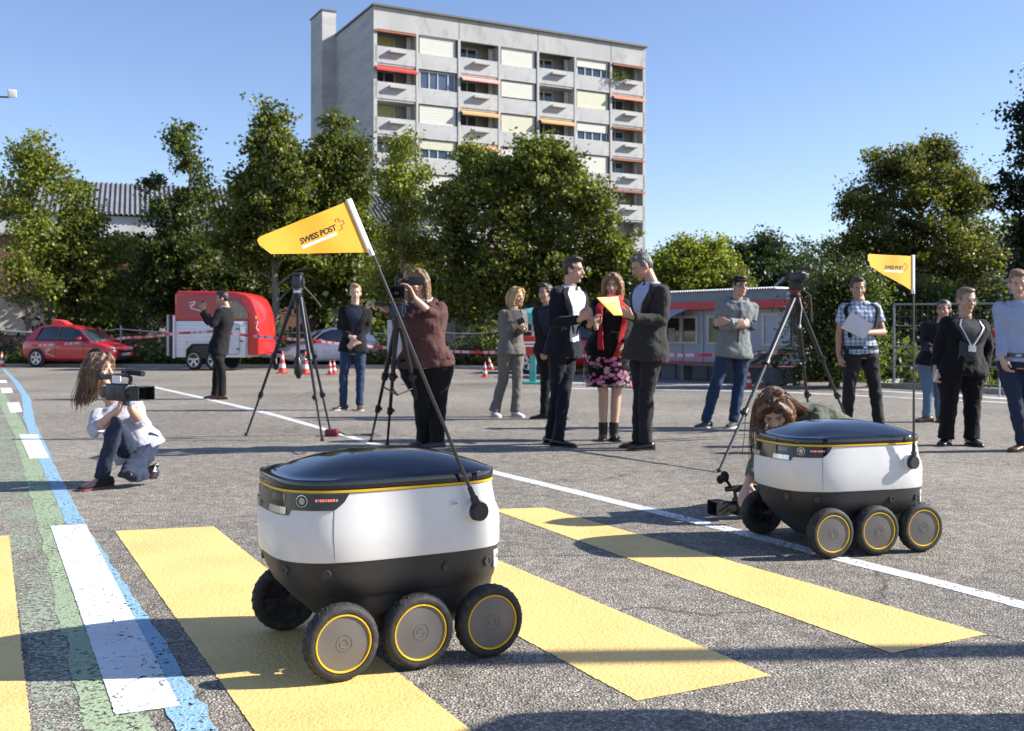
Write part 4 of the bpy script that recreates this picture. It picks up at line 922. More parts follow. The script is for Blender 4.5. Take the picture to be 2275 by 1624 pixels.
def person(label, crp, Z, spec, group=None):
    S = dict(w=1.0, dp=1.0, belly=0, sh=.42, bust=0, hipw=1.0, hs=1.0, skin='fair', hair=('short', (.05, .03, .02)), yaw=0, hyaw=None, hy=0, hp=0, hr=0, top='jacket', sleeve=1.0, jaw=1.0, curl=.7, legw=1.0, dn=0, dh=0)
    S.update(spec); C = crop(*crp); vox = max(.0055, Z*.00072)
    if S['hyaw'] is None: S['hyaw'] = S['yaw']
    def J(q): return P(*C(q[0], q[1]), Z + (q[2] if len(q) > 2 else 0))
    hip = J((*S['hip'], S['dh'])); neck = J((*S['neck'], S['dn'])); hd = J((*S['head'][:2], S['head'][2] if len(S['head']) > 2 else S['dn']))
    root = empty('person', V(hip.x, Z, 0), 0, label, 'person', group)
    T = Torso(hip, neck, S['hyaw'], S['yaw'], S['w'], S['dp'], S['belly'], S['sh'], S['bust'], S['hipw'])
    sA = T.pt(.87, -90, -.028, 2); sB = T.pt(.87, 90, -.028, 2)
    eA, wA, eB, wB = [J(S[k]) for k in ('ea', 'wa', 'eb', 'wb')]
    hM = Matrix.Translation(hd) @ Matrix.Rotation(radians(S['hy']), 4, 'Z') @ Matrix.Rotation(radians(180), 4, 'Z') @ Matrix.Rotation(radians(-S['hp']), 4, 'X') @ Matrix.Rotation(radians(S['hr']), 4, 'Y') @ Matrix.Scale(S['hs'], 4)
    skin = SK[S['skin']]
    # one continuous body
    b = MB(); head_prims(b, hM, S['jaw'])
    hb = hM @ V(0, -.03, -.04); b.tube([T.pt(.97, 180, -.05), neck + V(0, 0, .02), hb], [.062, .056, .055], 12)
    T.loft(b, -.12, 1.04, -.034)
    limb(b, sA, eA, wA, (.046, .037, .036, .025)); limb(b, sB, eB, wB, (.046, .037, .036, .025))
    fw = (T.frame(.7)[2])
    ha = S.get('ha'); hbn = S.get('hb')
    for wr, el, h, sd in ((wA, eA, ha, 1), (wB, eB, hbn, -1)):
        d = (wr - el).normalized(); n_ = V(0, 0, -1) * .2 + (T.frame(.7)[0] * (1 if sd > 0 else -1)) - fw*.2; cu = S['curl']; pt_ = False
        if h:
            if h.get('d'): d = V(*h['d'])
            if h.get('n'): n_ = V(*h['n'])
            cu = h.get('curl', cu); pt_ = h.get('point', False)
        hand(b, wr + d.normalized()*.012, d, n_, cu, .98 if S['hs'] < .97 else 1.05, sd if not (h and h.get('flip')) else -sd, point=pt_)
    c0, L0, F0 = T.frame(0.0); lw = .088*S['w']*S['hipw']
    legs = []
    for k, sg in (('a', -1), ('b', 1)):
        hj = c0 + L0*lw*sg - T.up*.03
        kn = J(S['k'+k]); an_ = S['f'+k]     # foot: crop x, dz, toe yaw [, lift]
        ax = P(*C(an_[0], 0), Z + an_[1]); an = V(ax.x, Z + an_[1], .095 + (an_[3] if len(an_) > 3 else 0))
        if len(an_) > 4: an = J(an_[4])
        legs.append((hj, kn, an, an_[2]))
        b.tube([hj + V(0, 0, .05), hj.lerp(kn, .5), kn, kn.lerp(an, .35), an, an - V(0, 0, .05)], [q_*(.84 if S.get('bottom', ('trousers',))[0] == 'trousers' else 1) for q_ in (.082, .068, .050, .050, .034, .028)], 12)
        ty = radians(an_[2]); td = V(sin(ty), -cos(ty), 0); 
        if len(an_) <= 4: b.tube([an - td*.03 - V(0, 0, .055), an + td*.08 - V(0, 0, .065), an + td*.14 - V(0, 0, .072)], [.022, .018, .012], 8)
    organic(b, 'body', skin, root, vox, 0, None, 2, .5)
    hm = hairm('hair_%02d%02d%02d' % tuple(int(c*99) for c in S['hair'][1]), S['hair'][1])
    face(root, hM, hm, S.get('glasses'), S.get('smile', .002))
    if S['hair'][0] != 'none': hair(root, hM, S['hair'][0], hm, max(.006, Z*.0006), S['hair'][2] if len(S['hair']) > 2 else None, S.get('hlen', -.11))
    OG = dict(parent=root, origin=root.location)
    # legs
    bot = S.get('bottom', ('trousers', cloth('dark_trousers', (.03, .03, .035))))
    g = MB()
    if bot[0] == 'trousers':
        T.loft(g, -.10, S.get('waist', .30), .006)
        for hj, kn, an, ty in legs:
            f_ = S['legw']; ad = (kn - an).normalized(); cuff = an - ad*.03
            g.tube([hj + V(0, 0, .07), hj.lerp(kn, .3), hj.lerp(kn, .75), kn, kn.lerp(an, .25), kn.lerp(an, .7), cuff], [.095*f_*S['hipw'], .092*f_*S['hipw'], .072*f_, .066*f_, .066*f_, .058*f_, .057*f_*S.get('cuff', 1)], 14)
        organic(g, 'trousers', bot[1], root, vox*1.2, .022, TEXL, 2, .5)
    elif bot[0] == 'skirt':
        vs = []; n = 30; z0 = bot[2]
        for k in range(12):
            t = .25 - k/11*(.25 + z0)
            for i in range(n):
                pl_ = 1 + .03*sin(i*2*pi/n*7)*k/11; q = T.pt(max(t, -.2), 360*i/n, .012 + .022*k/11); q = Vector(q)
                q.z = (T.hip + T.up*T.L*t).z; c_ = (T.hip + T.up*T.L*t); q.x = c_.x + (q.x - c_.x)*pl_; vs.append(q)
        g.rings(vs, n); organic(g, 'skirt', bot[1], root, vox*1.2, .012, TEXW, 2, .5)
        if len(bot) > 3: bot[3](T, root, z0)
    # shoes
    for hj, kn, an, ty in legs:
        if len(S['fa']) > 4 and (an - J(S['fa'][4])).length < 1e-6: continue
        if len(S['fb']) > 4 and (an - J(S['fb'][4])).length < 1e-6: continue
        t = radians(ty); td = V(sin(t), -cos(t), 0); lt = V(cos(t), sin(t), 0); z0 = an.z - .095; sm = S.get('shoe', cloth('black_shoes', (.02, .018, .018), .4)); sh = MB()
        vs = []
        for q, wd, hh in ((-.085, .022, .055), (-.075, .034, .075), (-.03, .038, .088), (.03, .040, .078), (.08, .045, .058), (.13, .046, .046), (.165, .036, .038), (.185, .018, .026)):
            c = V(an.x, an.y, z0) + td*q
            for k in range(12):
                a = 2*pi*k/12; zz = .012 + (hh - .012)*(.5 + .5*sin(a)); vs.append(c + lt*cos(a)*wd + V(0, 0, zz))
        sh.rings(vs, 12)
        if S.get('boot'): sh.tube([V(an.x, an.y, z0 + .05), V(an.x, an.y, z0 + .18)], [.043, .048], 12)
        so_ = sh.build('boot' if S.get('boot') else 'shoe', sm, smooth=60, **OG)
        sl = MB(); vs = []
        for z in (.0, .014):
            for q, wd in ((-.088, .018), (-.078, .034), (-.03, .040), (.03, .042), (.08, .047), (.13, .048), (.17, .036), (.19, .014)): vs.append((q, wd, z))
        ring_ = []
        for z in (0, .016):
            o_ = [V(an.x, an.y, z0 + z) + td*q + lt*wd for q, wd, zz in vs[:8]] + [V(an.x, an.y, z0 + z) + td*q - lt*wd for q, wd, zz in vs[7::-1]]
            ring_ += o_
        sl.rings(ring_, 16); sl.build('sole', S.get('sole', blackp), smooth=0, **OG)
    # upper garment
    top = S['top']; tm = S['topm']; g = MB(); ex = S.get('ex', .016)
    hem = S.get('hem', -.12); sl_ = S['sleeve']
    T.loft(g, hem, 1.0, ex, flare=S.get('flare', .05))
    for sg, s_, e_, w_ in ((-1, sA, eA, wA), (1, sB, eB, wB)):
        if sl_ >= 1: end = w_ + (e_ - w_).normalized()*.01; mid = e_.lerp(end, .5); g.tube([s_, s_.lerp(e_, .5), s_.lerp(e_, .9), e_, e_.lerp(end, .15), mid, end], [.062+ex*.5, .058+ex*.4, .053+ex*.4, .052+ex*.4, .050+ex*.4, .045+ex*.4, .038+ex*.5], 12)
        elif sl_ > .5: end = e_.lerp(w_, (sl_-.5)*2); g.tube([s_, s_.lerp(e_, .5), s_.lerp(e_, .9), e_, end], [.068, .060, .054, .053, .05], 12)
        else: end = s_.lerp(e_, sl_*2); g.tube([s_, s_.lerp(end, .5), end], [.070, .066, .064], 12)
        g.ell(s_, (.064+ex*.4,)*3)
    organic(g, {'jacket': 'jacket', 'shirt': 'shirt', 'hoodie': 'hoodie', 'top': 'top'}[top], tm, root, vox*1.15, S.get('fold', .026), TEXW, 2, .5)
    pf = ex + .010
    if top == 'jacket':
        vb = S.get('vbot', .35); vw = S.get('vw', 24)
        rows = [(max(hem, S.get('vlow', vb)), -S.get('open', 2), S.get('open', 2)), (vb, -S.get('open', 3), S.get('open', 3)), (.62, -vw*.62, vw*.62), (.84, -vw, vw), (.955, -vw*1.25, vw*1.25)]
        T.patch(rows, pf + .004, .035, 10).build('shirt_front', S['shirtm'], **OG)
        for sg in (-1, 1):
            T.patch([(vb - .02, sg*2, sg*5), (.55, sg*vw*.48, sg*(vw*.48 + 13)), (.72, sg*vw*.78, sg*(vw*.78 + 24)), (.83, sg*vw*.98, sg*(vw + 14)), (.95, sg*vw*1.2, sg*(vw*1.2 + 20)), (.99, sg*vw*1.5, sg*(vw*1.5 + 22))], pf + .011, .010, 4).build('lapel', tm, **OG)
    if top in ('jacket', 'shirt') and S.get('collar', True):
        cm = S.get('shirtm', tm) if top == 'jacket' else tm
        for sg in (-1, 1):
            T.patch([(.93, sg*10, sg*38), (.985, sg*6, sg*75), (1.02, sg*12, sg*140)], .020, .006, 6).build('collar', cm, **OG)
    if S.get('tie'): T.patch([(.42, -5, 5), (.93, -4, 4), (.965, -7, 7)], pf + .006, .006, 3).build('tie', S['tie'], **OG)
    if S.get('zip'): T.patch([(hem + .02, -1.0, 1.0), (.95, -1.2, 1.2)], ex + .012, .01, 2).build('zip', S['zip'], **OG)
    if S.get('belt'):
        T.patch([(.07, -179, 179), (.14, -179, 179)], .026, .02, 40).build('belt', S['belt'], **OG)
        T.patch([(.085, -4, 4), (.125, -4, 4)], .030, .006, 3).build('buckle', chrome, **OG)
    if S.get('hood'):
        hd_ = MB(); c_, L_, F_ = T.frame(.96)
        for i in range(9):
            pass
        pts = [c_ + L_*(.12*cos(a)) + F_*(.075*sin(a)) + V(0, 0, .01 + (.02 if sin(a) < 0 else -.03*sin(a))) for a in [pi*(.42 - 1.84*k/12) for k in range(13)]]
        hd_.tube(pts, [.022] + [.034]*11 + [.022], 8); organic(hd_, 'hood', S['hood'], root, vox*1.1, .012, TEXW, 2)
    return root, T, dict(head=hM, sA=sA, sB=sB, eA=eA, eB=eB, wA=wA, wB=wB, J=J, root=root, legs=legs)
navy = cloth('navy_wool', (.009, .010, .016)); charcoal = cloth('charcoal_wool', (.020, .019, .020)); blackc = cloth('black_cloth', (.0075, .007, .008))
greysuit = cloth('grey_beige_suit', (.15, .135, .12)); greyjk = cloth('dark_grey_jacket', (.030, .028, .026)); jeans = cloth('blue_jeans', (.024, .042, .09)); jeansd = cloth('dark_blue_jeans', (.022, .032, .06)); jeansl = cloth('light_jeans', (.11, .17, .25))
whites = cloth('white_shirt_cloth', (.62, .63, .68)); blues = cloth('pale_blue_shirt', (.33, .38, .52)); darkshirt = cloth('dark_navy_shirt', (.02, .025, .045))
maroon = cloth('maroon_fleece', (.085, .038, .035)); greyfl = cloth('grey_fleece', (.19, .205, .20)); dgreyt = cloth('dark_grey_knit', (.055, .058, .062)); lilac = cloth('pale_lilac_cotton', (.46, .45, .52)); olive = cloth('olive_cloth', (.12, .13, .09))
brownsh = M_('brown_leather', (.12, .055, .025), .4); blacksh = M_('black_leather', (.015, .014, .014), .22); sneak = M_('grey_sneaker', (.06, .06, .07), .7); whsole = M_('white_rubber', (.5, .5, .48), .7); tightm = M_('tights_skin', (.30, .17, .12), .45)
C2 = (1180, 600, 2.9); C3 = (1640, 620, 3.248); C4 = (2060, 600, 2.9); C5 = (150, 840, 4.06); C6 = (400, 680, 3.792); C1 = (620, 460, 2.3207)
BL = (.34, .21, .10); BR = (.055, .032, .018); LB = (.20, .12, .065); DK = (.02, .017, .015)
def items_on(root, mb, name, mat, smooth=50): return mb.build(name, mat, root, origin=root.location, smooth=smooth)
# phone man in the dark suit, turned away to the left
r, T, D = person('man in a dark suit photographing with his phone in front of the horse trailer', C6, 16.9, dict(head=(590, 262), neck=(625, 335), hip=(550, 735), yaw=-112, hyaw=-100, hy=-84, hp=6, hair=('short', DK), skin='tan', sh=.40,
    ea=(455, 480, .16), wa=(398, 375, .08), eb=(500, 500, -.24), wb=(415, 365, -.08), ka=(540, 930, .08), kb=(585, 930, -.1), fa=(525, .1, -82), fb=(590, -.1, -78),
    ha=dict(d=(-.15, -.1, 1), n=(.3, -1, 0), curl=.6), hb=dict(d=(-.15, .1, 1), n=(.3, 1, 0), curl=.6), topm=blackc, shirtm=whites, bottom=('trousers', blackc), hem=-.10, shoe=brownsh, legw=1.08, cuff=1.1, vw=20))
pm = MB(); pp_ = P(*crop(*C6)(402, 310), 16.88); pm.rbox((-.006, -.036, -.072), (.006, .036, .072), .006, Matrix.Translation(pp_) @ Matrix.Rotation(.15, 4, 'Y')); tag(pm.build('phone', blackp), 'small phone held up by the man in front of the horse trailer', 'phone')
# blazer man, hands clasped
person('blond man in a black blazer and blue jeans standing with hands clasped', C6, 14.5, dict(head=(1853, 205), neck=(1850, 320), hip=(1832, 735), yaw=10, hy=12, hp=4, hair=('short', BL), skin='light', sh=.45, smile=.006,
    ea=(1712, 520, .02), wa=(1800, 615, -.17), eb=(1968, 530, .02), wb=(1870, 655, -.18), ha=dict(d=(.85, -.25, -.5), n=(0, 1, -.2), curl=.5), hb=dict(d=(-.8, -.2, -.55), n=(0, 1, -.2), curl=.6), ka=(1742, 985, -.02), kb=(1900, 985, 0), fa=(1735, 0, -42), fb=(1893, -.02, 12),
    topm=blackc, shirtm=darkshirt, bottom=('trousers', jeans), hem=-.06, shoe=brownsh, sole=whsole, legw=.95, vw=26, vbot=.25, open=7, vlow=.05))
# hooded camera operator
r, T, D = person('long-haired person in a maroon hoodie looking through a shoulder camera on a tripod', C1, 9.6, dict(head=(986, 577), neck=(1010, 690), hip=(1030, 1030), yaw=-14, hyaw=-6, hy=-10, hp=8, hair=('long', LB), skin='light', sh=.45, w=1.14, dp=1.25, belly=.04, bust=.05, hipw=1.22, jaw=1.06, hlen=-.26,
    ea=(838, 745, -.18), wa=(765, 705, -.38), eb=(1085, 775, -.12), wb=(965, 660, -.30), ha=dict(d=(-.8, -.3, .25), n=(0, 0, -1), curl=1.3), hb=dict(d=(-.45, -.1, .9), n=(-.8, -.3, -.2), curl=.5), ka=(1010, 1240, 0), kb=(1105, 1240, .05), fa=(1022, .1, -62), fb=(1095, 0, -58),
    top='hoodie', topm=maroon, sleeve=.72, hem=-.10, flare=.02, bottom=('trousers', blackc), hood=maroon, shoe=sneak, sole=whsole, legw=1.25, fold=.03, ex=.018))
g = MB(); c_, L_, F_ = T.frame(.97); g.tube([c_ + L_*(.10*cos(a)) + F_*(.05*sin(a)) + V(0, 0, .035 - .02*sin(a)) for a in [pi*(.30 - 1.6*k/10) for k in range(11)]], .020, 8); items_on(r, g, 'hood_lining', cloth('cream_lining', (.5, .47, .40)))
# woman in the grey beige suit
r, T, D = person('blonde woman in a grey trouser suit looking to the right', C2, 13.3, dict(head=(322, 412), neck=(300, 500), hip=(285, 800), yaw=28, hyaw=20, hy=52, hp=8, hair=('long', (.40, .25, .10)), hs=.94, skin='light', sh=.385, w=.88, dp=.9, bust=.02,
    ea=(208, 655, .05), wa=(305, 630, -.16), eb=(378, 640, .1), wb=(372, 648, -.12), ha=dict(d=(1, -.3, .3), n=(0, .4, 1), curl=.8), hb=dict(d=(-.5, -.5, .3), n=(-.3, 0, 1), curl=.9), ka=(225, 1010, .02), kb=(328, 1010, .02), fa=(165, 0, 20), fb=(318, 0, 30),
    topm=greysuit, shirtm=dgreyt, bottom=('trousers', greysuit), hem=-.10, shoe=whsole, sole=whsole, legw=1.02, cuff=1.35, vw=20, vbot=.45, open=9, vlow=.02, collar=False))
q = P(*crop(*C2)(352, 590), 13.02); m_ = MB(); m_.rbox((-.045, -.03, -.035), (.045, .03, .035), .01, TRS(q, (0, -.4, .3))); m_.tube([q + V(0, -.02, 0), q + V(.02, -.08, .01)], .028, 12); tag(m_.build('photo_camera', blackp), 'small dark camera in the hands of the woman in the grey suit', 'camera')
# dark man behind
person('man in dark clothes half hidden behind the man in the white shirt', C2, 12.95, dict(head=(532, 392), neck=(545, 480), hip=(560, 800), yaw=-25, hy=-40, hair=('short', (.03, .02, .015)), skin='tan', ea=(478, 650, .05), wa=(505, 780, -.05), eb=(640, 650, .05), wb=(620, 780, -.05), ka=(535, 1010, .0), kb=(625, 1010, .05), fa=(525, 0, -78), fb=(655, .05, 10),
    topm=blackc, shirtm=darkshirt, bottom=('trousers', blackc), hem=-.06))
# man in navy jacket and white shirt talking
person('man in a dark navy jacket and open white shirt gesturing with both hands', C2, 9.9, dict(head=(735, 226), neck=(715, 345), hip=(662, 800), yaw=42, hyaw=48, hy=66, hp=4, hair=('short', (.045, .028, .018)), skin='fair', sh=.45, jaw=.95,
    ea=(580, 600, -.10), wa=(775, 580, -.30), eb=(790, 560, .14), wb=(848, 625, -.05), ha=dict(d=(.8, -.1, .55), n=(.2, .8, .4), curl=.7), hb=dict(d=(.25, -.6, .5), n=(-.2, -.6, .3), curl=1.1), ka=(615, 1120, .0), kb=(668, 1110, -.05), fa=(568, .12, 40), fb=(628, -.1, 62),
    topm=navy, shirtm=whites, bottom=('trousers', navy), hem=-.10, shoe=blacksh, legw=.95, vw=28, vbot=.3, open=16, vlow=.15, sole=blackp))
# woman with the red scarf
def floral(T, root, z0):
    fl = [M_('pink_flower', (.55, .12, .25), .8), M_('light_pink_flower', (.62, .30, .42), .8), M_('leaf_print', (.10, .20, .10), .8), M_('yellow_print', (.5, .42, .15), .8)]
    random.seed(9); gs = [MB() for _ in fl]
    for k in range(170):
        a = random.uniform(-95, 95); t = -z0 + random.random()**1.2*.60 + .02; ci = random.choices((0, 1, 2, 3), (5, 4, 4, 1))[0]
        s = random.uniform(.5, 1)*(.026 if ci < 2 else .016)
        kk = (.25 - t)/(.25 + z0)
        def q(da, dt):
            p = T.pt(max(t + dt, -.2), a + da, .046 + .022*kk + .003*ci); c_ = T.hip + T.up*T.L*(t + dt); p = Vector(p); p.z = c_.z; p.x = c_.x + (p.x - c_.x)*1.03; return p
        n_ = 7; deg = s/.19*57; c0 = len(gs[ci].v)
        gs[ci].add([q(0, 0)] + [q(deg*cos(2*pi*i/10)*(1 if i % 2 else .6), s/T.L*sin(2*pi*i/10)*(1 if i % 2 else .6)) for i in range(10)], [(0, 1 + i, 1 + (i+1) % 10) for i in range(10)])
    for g_, m_ in zip(gs, fl):
        o_ = g_.build('floral_print', m_, root, origin=root.location, smooth=0); o_['kind'] = 'stuff'
r, T, D = person('woman with a long red scarf and a black skirt with pink flowers', C2, 10.4, dict(head=(1020, 330), neck=(1010, 430), hip=(995, 790), yaw=0, hy=-12, hp=10, hair=('long', (.22, .12, .06)), hlen=-.20, hs=.95, skin='light', sh=.40, w=1.12, dp=1.15, bust=.04, hipw=1.1,
    ea=(888, 640, .0), wa=(900, 640, -.22), eb=(1118, 640, .02), wb=(1100, 760, -.15), ha=dict(d=(-.1, -.2, 1), n=(.5, -1, 0), curl=.7), ka=(952, 1110, -.03), kb=(1046, 1110, -.03), fa=(950, 0, -8), fb=(1028, 0, 8),
    top='shirt', topm=blackc, collar=False, hem=-.05, bottom=('skirt', blackc, .76, floral), shoe=blacksh, boot=True, legw=1))
for sg, a0, t1 in ((-1, -42, -.02), (1, 18, -.15)):
    T.patch([(t1, a0 + (18 if sg < 0 else -14), a0 + (30 if sg < 0 else -2)), (.45, a0 + 4, a0 + 20), (.8, a0 + 4, a0 + 21), (.97, a0 + (4 if sg < 0 else -8), a0 + (36 if sg < 0 else 20))], .055, .016, 8).build('scarf_end', cloth('red_scarf', (.52, .03, .035), .9), r, origin=r.location)
g = MB(); c_, L_, F_ = T.frame(1.0)
for q in range(2): g.tube([c_ + L_*(.092*cos(a)) + F_*(.085*sin(a) + .01) + V(0, 0, .0 + q*.028 - .015*sin(a)) for a in [2*pi*k/16 for k in range(17)]], .021, 8)
items_on(r, g, 'scarf_wrap', MATS['red_scarf'])
# grey-haired man with the yellow folder
r, T, D = person('grey-haired man in a dark grey jacket reading from a yellow tablet case', C2, 9.6, dict(head=(1234, 200), neck=(1300, 315), hip=(1262, 790), yaw=-62, hyaw=-58, hy=-72, hp=24, hair=('crop', (.10, .10, .10)), skin='tan', sh=.46, dp=1.1, w=1.04,
    ea=(1190, 560, .16), wa=(1125, 545, -.02), eb=(1385, 590, -.18), wb=(1165, 560, -.30), ha=dict(d=(-.8, -.3, .35), n=(.1, -.5, .8), curl=.7), hb=dict(d=(-.8, .0, .4), n=(-.2, .8, .5), curl=.35), ka=(1225, 1130, .06), kb=(1262, 1130, -.08), fa=(1205, .08, -76), fb=(1262, -.1, -72),
    topm=greyjk, shirtm=blues, bottom=('trousers', charcoal), hem=-.18, flare=.10, shoe=blacksh, sole=blackp, legw=1.08, vw=26, vbot=.4))
k1 = crop(*C2); q = [P(*k1(*a), z) for a, z in (((905, 418), 9.15), ((1060, 410), 9.35), ((1092, 545), 9.25), ((1030, 545), 9.12))]
tb = MB(); n_ = (q[1]-q[0]).cross(q[3]-q[0]).normalized()*.008; tb.add(q + [a + n_ for a in q], [(0,1,2,3), (7,6,5,4), (0,4,5,1), (1,5,6,2), (2,6,7,3), (3,7,4,0)])
tag(tb.build('tablet', M_('yellow_case', (.80, .42, .03), .5), smooth=0, bevel=.002), 'yellow tablet case held by the grey-haired man', 'tablet')
# man with cap, arms crossed
r, T, D = person('man in a black cap and grey fleece with his arms crossed', C3, 11.8, dict(head=(684, 318), neck=(660, 425), hip=(630, 840), yaw=8, hy=14, hp=0, hair=('crop', BR), skin='fair', sh=.50, w=1.05, glasses=blackm,
    ea=(512, 632, .0), wa=(650, 640, -.27), eb=(770, 630, .02), wb=(590, 598, -.24), ha=dict(d=(1, .1, .35), n=(0, 1, 0), curl=.4), hb=dict(d=(-1, .2, -.1), n=(0, 1, 0), curl=.4), ka=(485, 1110, -.05), kb=(672, 1120, .05), fa=(408, -.05, -52), fb=(632, 0, -35),
    top='hoodie', topm=greyfl, hem=-.13, zip=blackp, bottom=('trousers', jeans), shoe=sneak, sole=whsole, legw=1.05, hood=greyfl))
cp = MB(); hM = D['head']; cp.ell((0, -.015, .075), (.084, .100, .068), hM); organic(cp, 'cap', blackc, r, .008, 0)
cb = MB(); cb.rings([hM @ V(x, y, z + .004*s_) for s_ in (0, 1) for x, y, z in [(.075*cos(a), .07 + .075*sin(a), .078 - .012*sin(a)) for a in [pi*k/10 for k in range(11)]]], 11); cb.build('cap_brim', blackc, r, origin=r.location)
for e_, w_, s0 in ((D['eA'], D['wA'], D['sA']), (D['eB'], D['wB'], D['sB'])):
    g = MB(); g.tube([s0.lerp(e_, .72), e_, e_.lerp(w_, .18)], [.069, .071, .066], 12); items_on(r, g, 'elbow_patch', jeansd)
# plaid man with papers
m, n, l, b = nodes('plaid_cloth'); tc = N(n, 'ShaderNodeTexCoord'); sx = N(n, 'ShaderNodeSeparateXYZ'); l.new(tc.outputs['Object'], sx.inputs[0]); outs = []
for ax_, f_ in ((0, 21), (2, 21), (0, 63), (2, 63)):
    mu = N(n, 'ShaderNodeMath', operation='MULTIPLY'); l.new(sx.outputs[ax_], mu.inputs[0]); mu.inputs[1].default_value = f_; fr = N(n, 'ShaderNodeMath', operation='FRACT'); l.new(mu.outputs[0], fr.inputs[0]); lt = N(n, 'ShaderNodeMath', operation='LESS_THAN'); l.new(fr.outputs[0], lt.inputs[0]); lt.inputs[1].default_value = .35; outs.append(lt.outputs[0])
ad = N(n, 'ShaderNodeMath'); l.new(outs[0], ad.inputs[0]); l.new(outs[1], ad.inputs[1]); a2 = N(n, 'ShaderNodeMath', operation='MULTIPLY_ADD'); l.new(outs[2], a2.inputs[0]); a2.inputs[1].default_value = .25; l.new(ad.outputs[0], a2.inputs[2])
cr = N(n, 'ShaderNodeValToRGB'); e = cr.color_ramp; e.elements[0].color = (.50, .55, .62, 1); e.elements[1].color = (.06, .10, .18, 1); x = e.elements.new(.45); x.color = (.22, .30, .42, 1); dv = N(n, 'ShaderNodeMath', operation='MULTIPLY'); l.new(a2.outputs[0], dv.inputs[0]); dv.inputs[1].default_value = .42; l.new(dv.outputs[0], cr.inputs[0]); l.new(cr.outputs[0], b.inputs['Base Color']); b.inputs['Roughness'].default_value = .85
plaid = m
r, T, D = person('man in a blue plaid short-sleeved shirt holding white papers', C3, 11.5, dict(head=(1640, 335), neck=(1655, 440), hip=(1660, 850), yaw=4, hy=-6, hp=6, hair=('short', BR), skin='tan', sh=.47, w=1.02, smile=.006,
    ea=(1486, 690, .04), wa=(1482, 870, -.02), eb=(1845, 685, -.02), wb=(1680, 690, -.26), ha=dict(d=(.2, -.1, -1), n=(1, 0, 0), curl=.8), hb=dict(d=(-1, -.05, .1), n=(0, .5, .6), curl=.9), ka=(1570, 1110, -.03), kb=(1775, 1120, .02), fa=(1548, .05, -30), fb=(1808, -.05, 15),
    top='shirt', topm=plaid, sleeve=.3, hem=-.02, flare=0, ex=.014, bottom=('trousers', charcoal), belt=blacksh, shoe=blacksh, legw=1.08, waist=.16))
k3 = crop(*C3); q = [P(*k3(*a), 11.19) for a in ((1580, 520), (1768, 625), (1690, 742), (1505, 650))]; q[0].y -= .02; q[3].y += .02
tb = MB(); tb.add(q + [a + V(0, .004, 0) for a in q], [(0,1,2,3), (7,6,5,4), (0,4,5,1), (1,5,6,2), (2,6,7,3), (3,7,4,0)]); tag(tb.build('papers', M_('white_paper', (.66, .66, .70), .8, var=.02), smooth=0), 'white sheets held by the man in the plaid shirt', 'papers')
for a0 in (-52, 46): T.patch([(.30, a0 - 8, a0 + 8), (.70, a0 - 8, a0 + 8), (.90, a0 - 8, a0 + 8), (.97, a0 - 14, a0 + 8)], .036, .014, 4).build('backpack_strap', blackc, r, origin=r.location)
bp = MB(); c_, L_, F_ = T.frame(.55); bp.ell(c_ - F_*.2, (.17, .10, .24)); organic(bp, 'backpack', blackc, r, .012, .02, TEXW)
# man behind the black blazer
person('man in a dark jacket and light jeans behind the person in the black blazer', C4, 12.5, dict(head=(868, 512), neck=(850, 610), hip=(790, 900), yaw=-25, hy=-35, hair=('crop', (.05, .045, .04)), skin='tan', sh=.44, ea=(735, 760, .0), wa=(780, 790, -.22), eb=(900, 760, .05), wb=(850, 800, -.2), ka=(755, 1110, 0), kb=(835, 1110, .05), fa=(745, 0, -75), fb=(838, .05, -10),
    top='hoodie', topm=navy, hem=-.08, bottom=('trousers', jeansl), shoe=brownsh, legw=.95))
# person in black blazer with lanyard
r, T, D = person('short-haired person in a black blazer and grey top wearing a lanyard', C4, 9.9, dict(head=(1032, 445), neck=(1025, 570), hip=(992, 930), yaw=4, hy=8, hp=6, hair=('crop', (.20, .13, .07)), skin='fair', sh=.46, w=1.12, dp=1.2, belly=.03, hipw=1.08, smile=.008, glasses=chrome, jaw=1.05,
    ea=(838, 755, .04), wa=(808, 920, -.02), eb=(1185, 755, .04), wb=(1168, 935, 0), ha=dict(d=(-.15, -.1, -1), n=(1, 0, 0), curl=.7), hb=dict(d=(.05, -.1, -1), n=(-1, 0, 0), curl=.8), ka=(905, 1180, -.02), kb=(1075, 1190, .02), fa=(885, .02, -40), fb=(1070, 0, 4),
    topm=blackc, shirtm=dgreyt, bottom=('trousers', blackc), hem=-.14, flare=.08, shoe=blacksh, legw=1.2, cuff=1.15, vw=34, vbot=.5, open=30, vlow=-.02, collar=False))
T.patch([(.45, -3, 0), (.97, -32, -29)], .042, .003, 2).build('lanyard', sleeve_m, r, origin=r.location); T.patch([(.45, 0, 3), (.97, 29, 32)], .042, .003, 2).build('lanyard', sleeve_m, r, origin=r.location)
T.patch([(.34, -7, 7), (.46, -7, 7)], .046, .004, 2).build('name_badge', sleeve_m, r, origin=r.location)
q = P(*crop(*C4)(800, 975), 9.86); pm = MB(); pm.rbox((-.036, -.005, -.012), (.036, .005, .11), .004, TRS(q + V(0, -.03, -.06), (.2, .2, .6))); tag(pm.build('phone', sleeve_m), 'light phone in the hand of the person in the black blazer', 'phone')
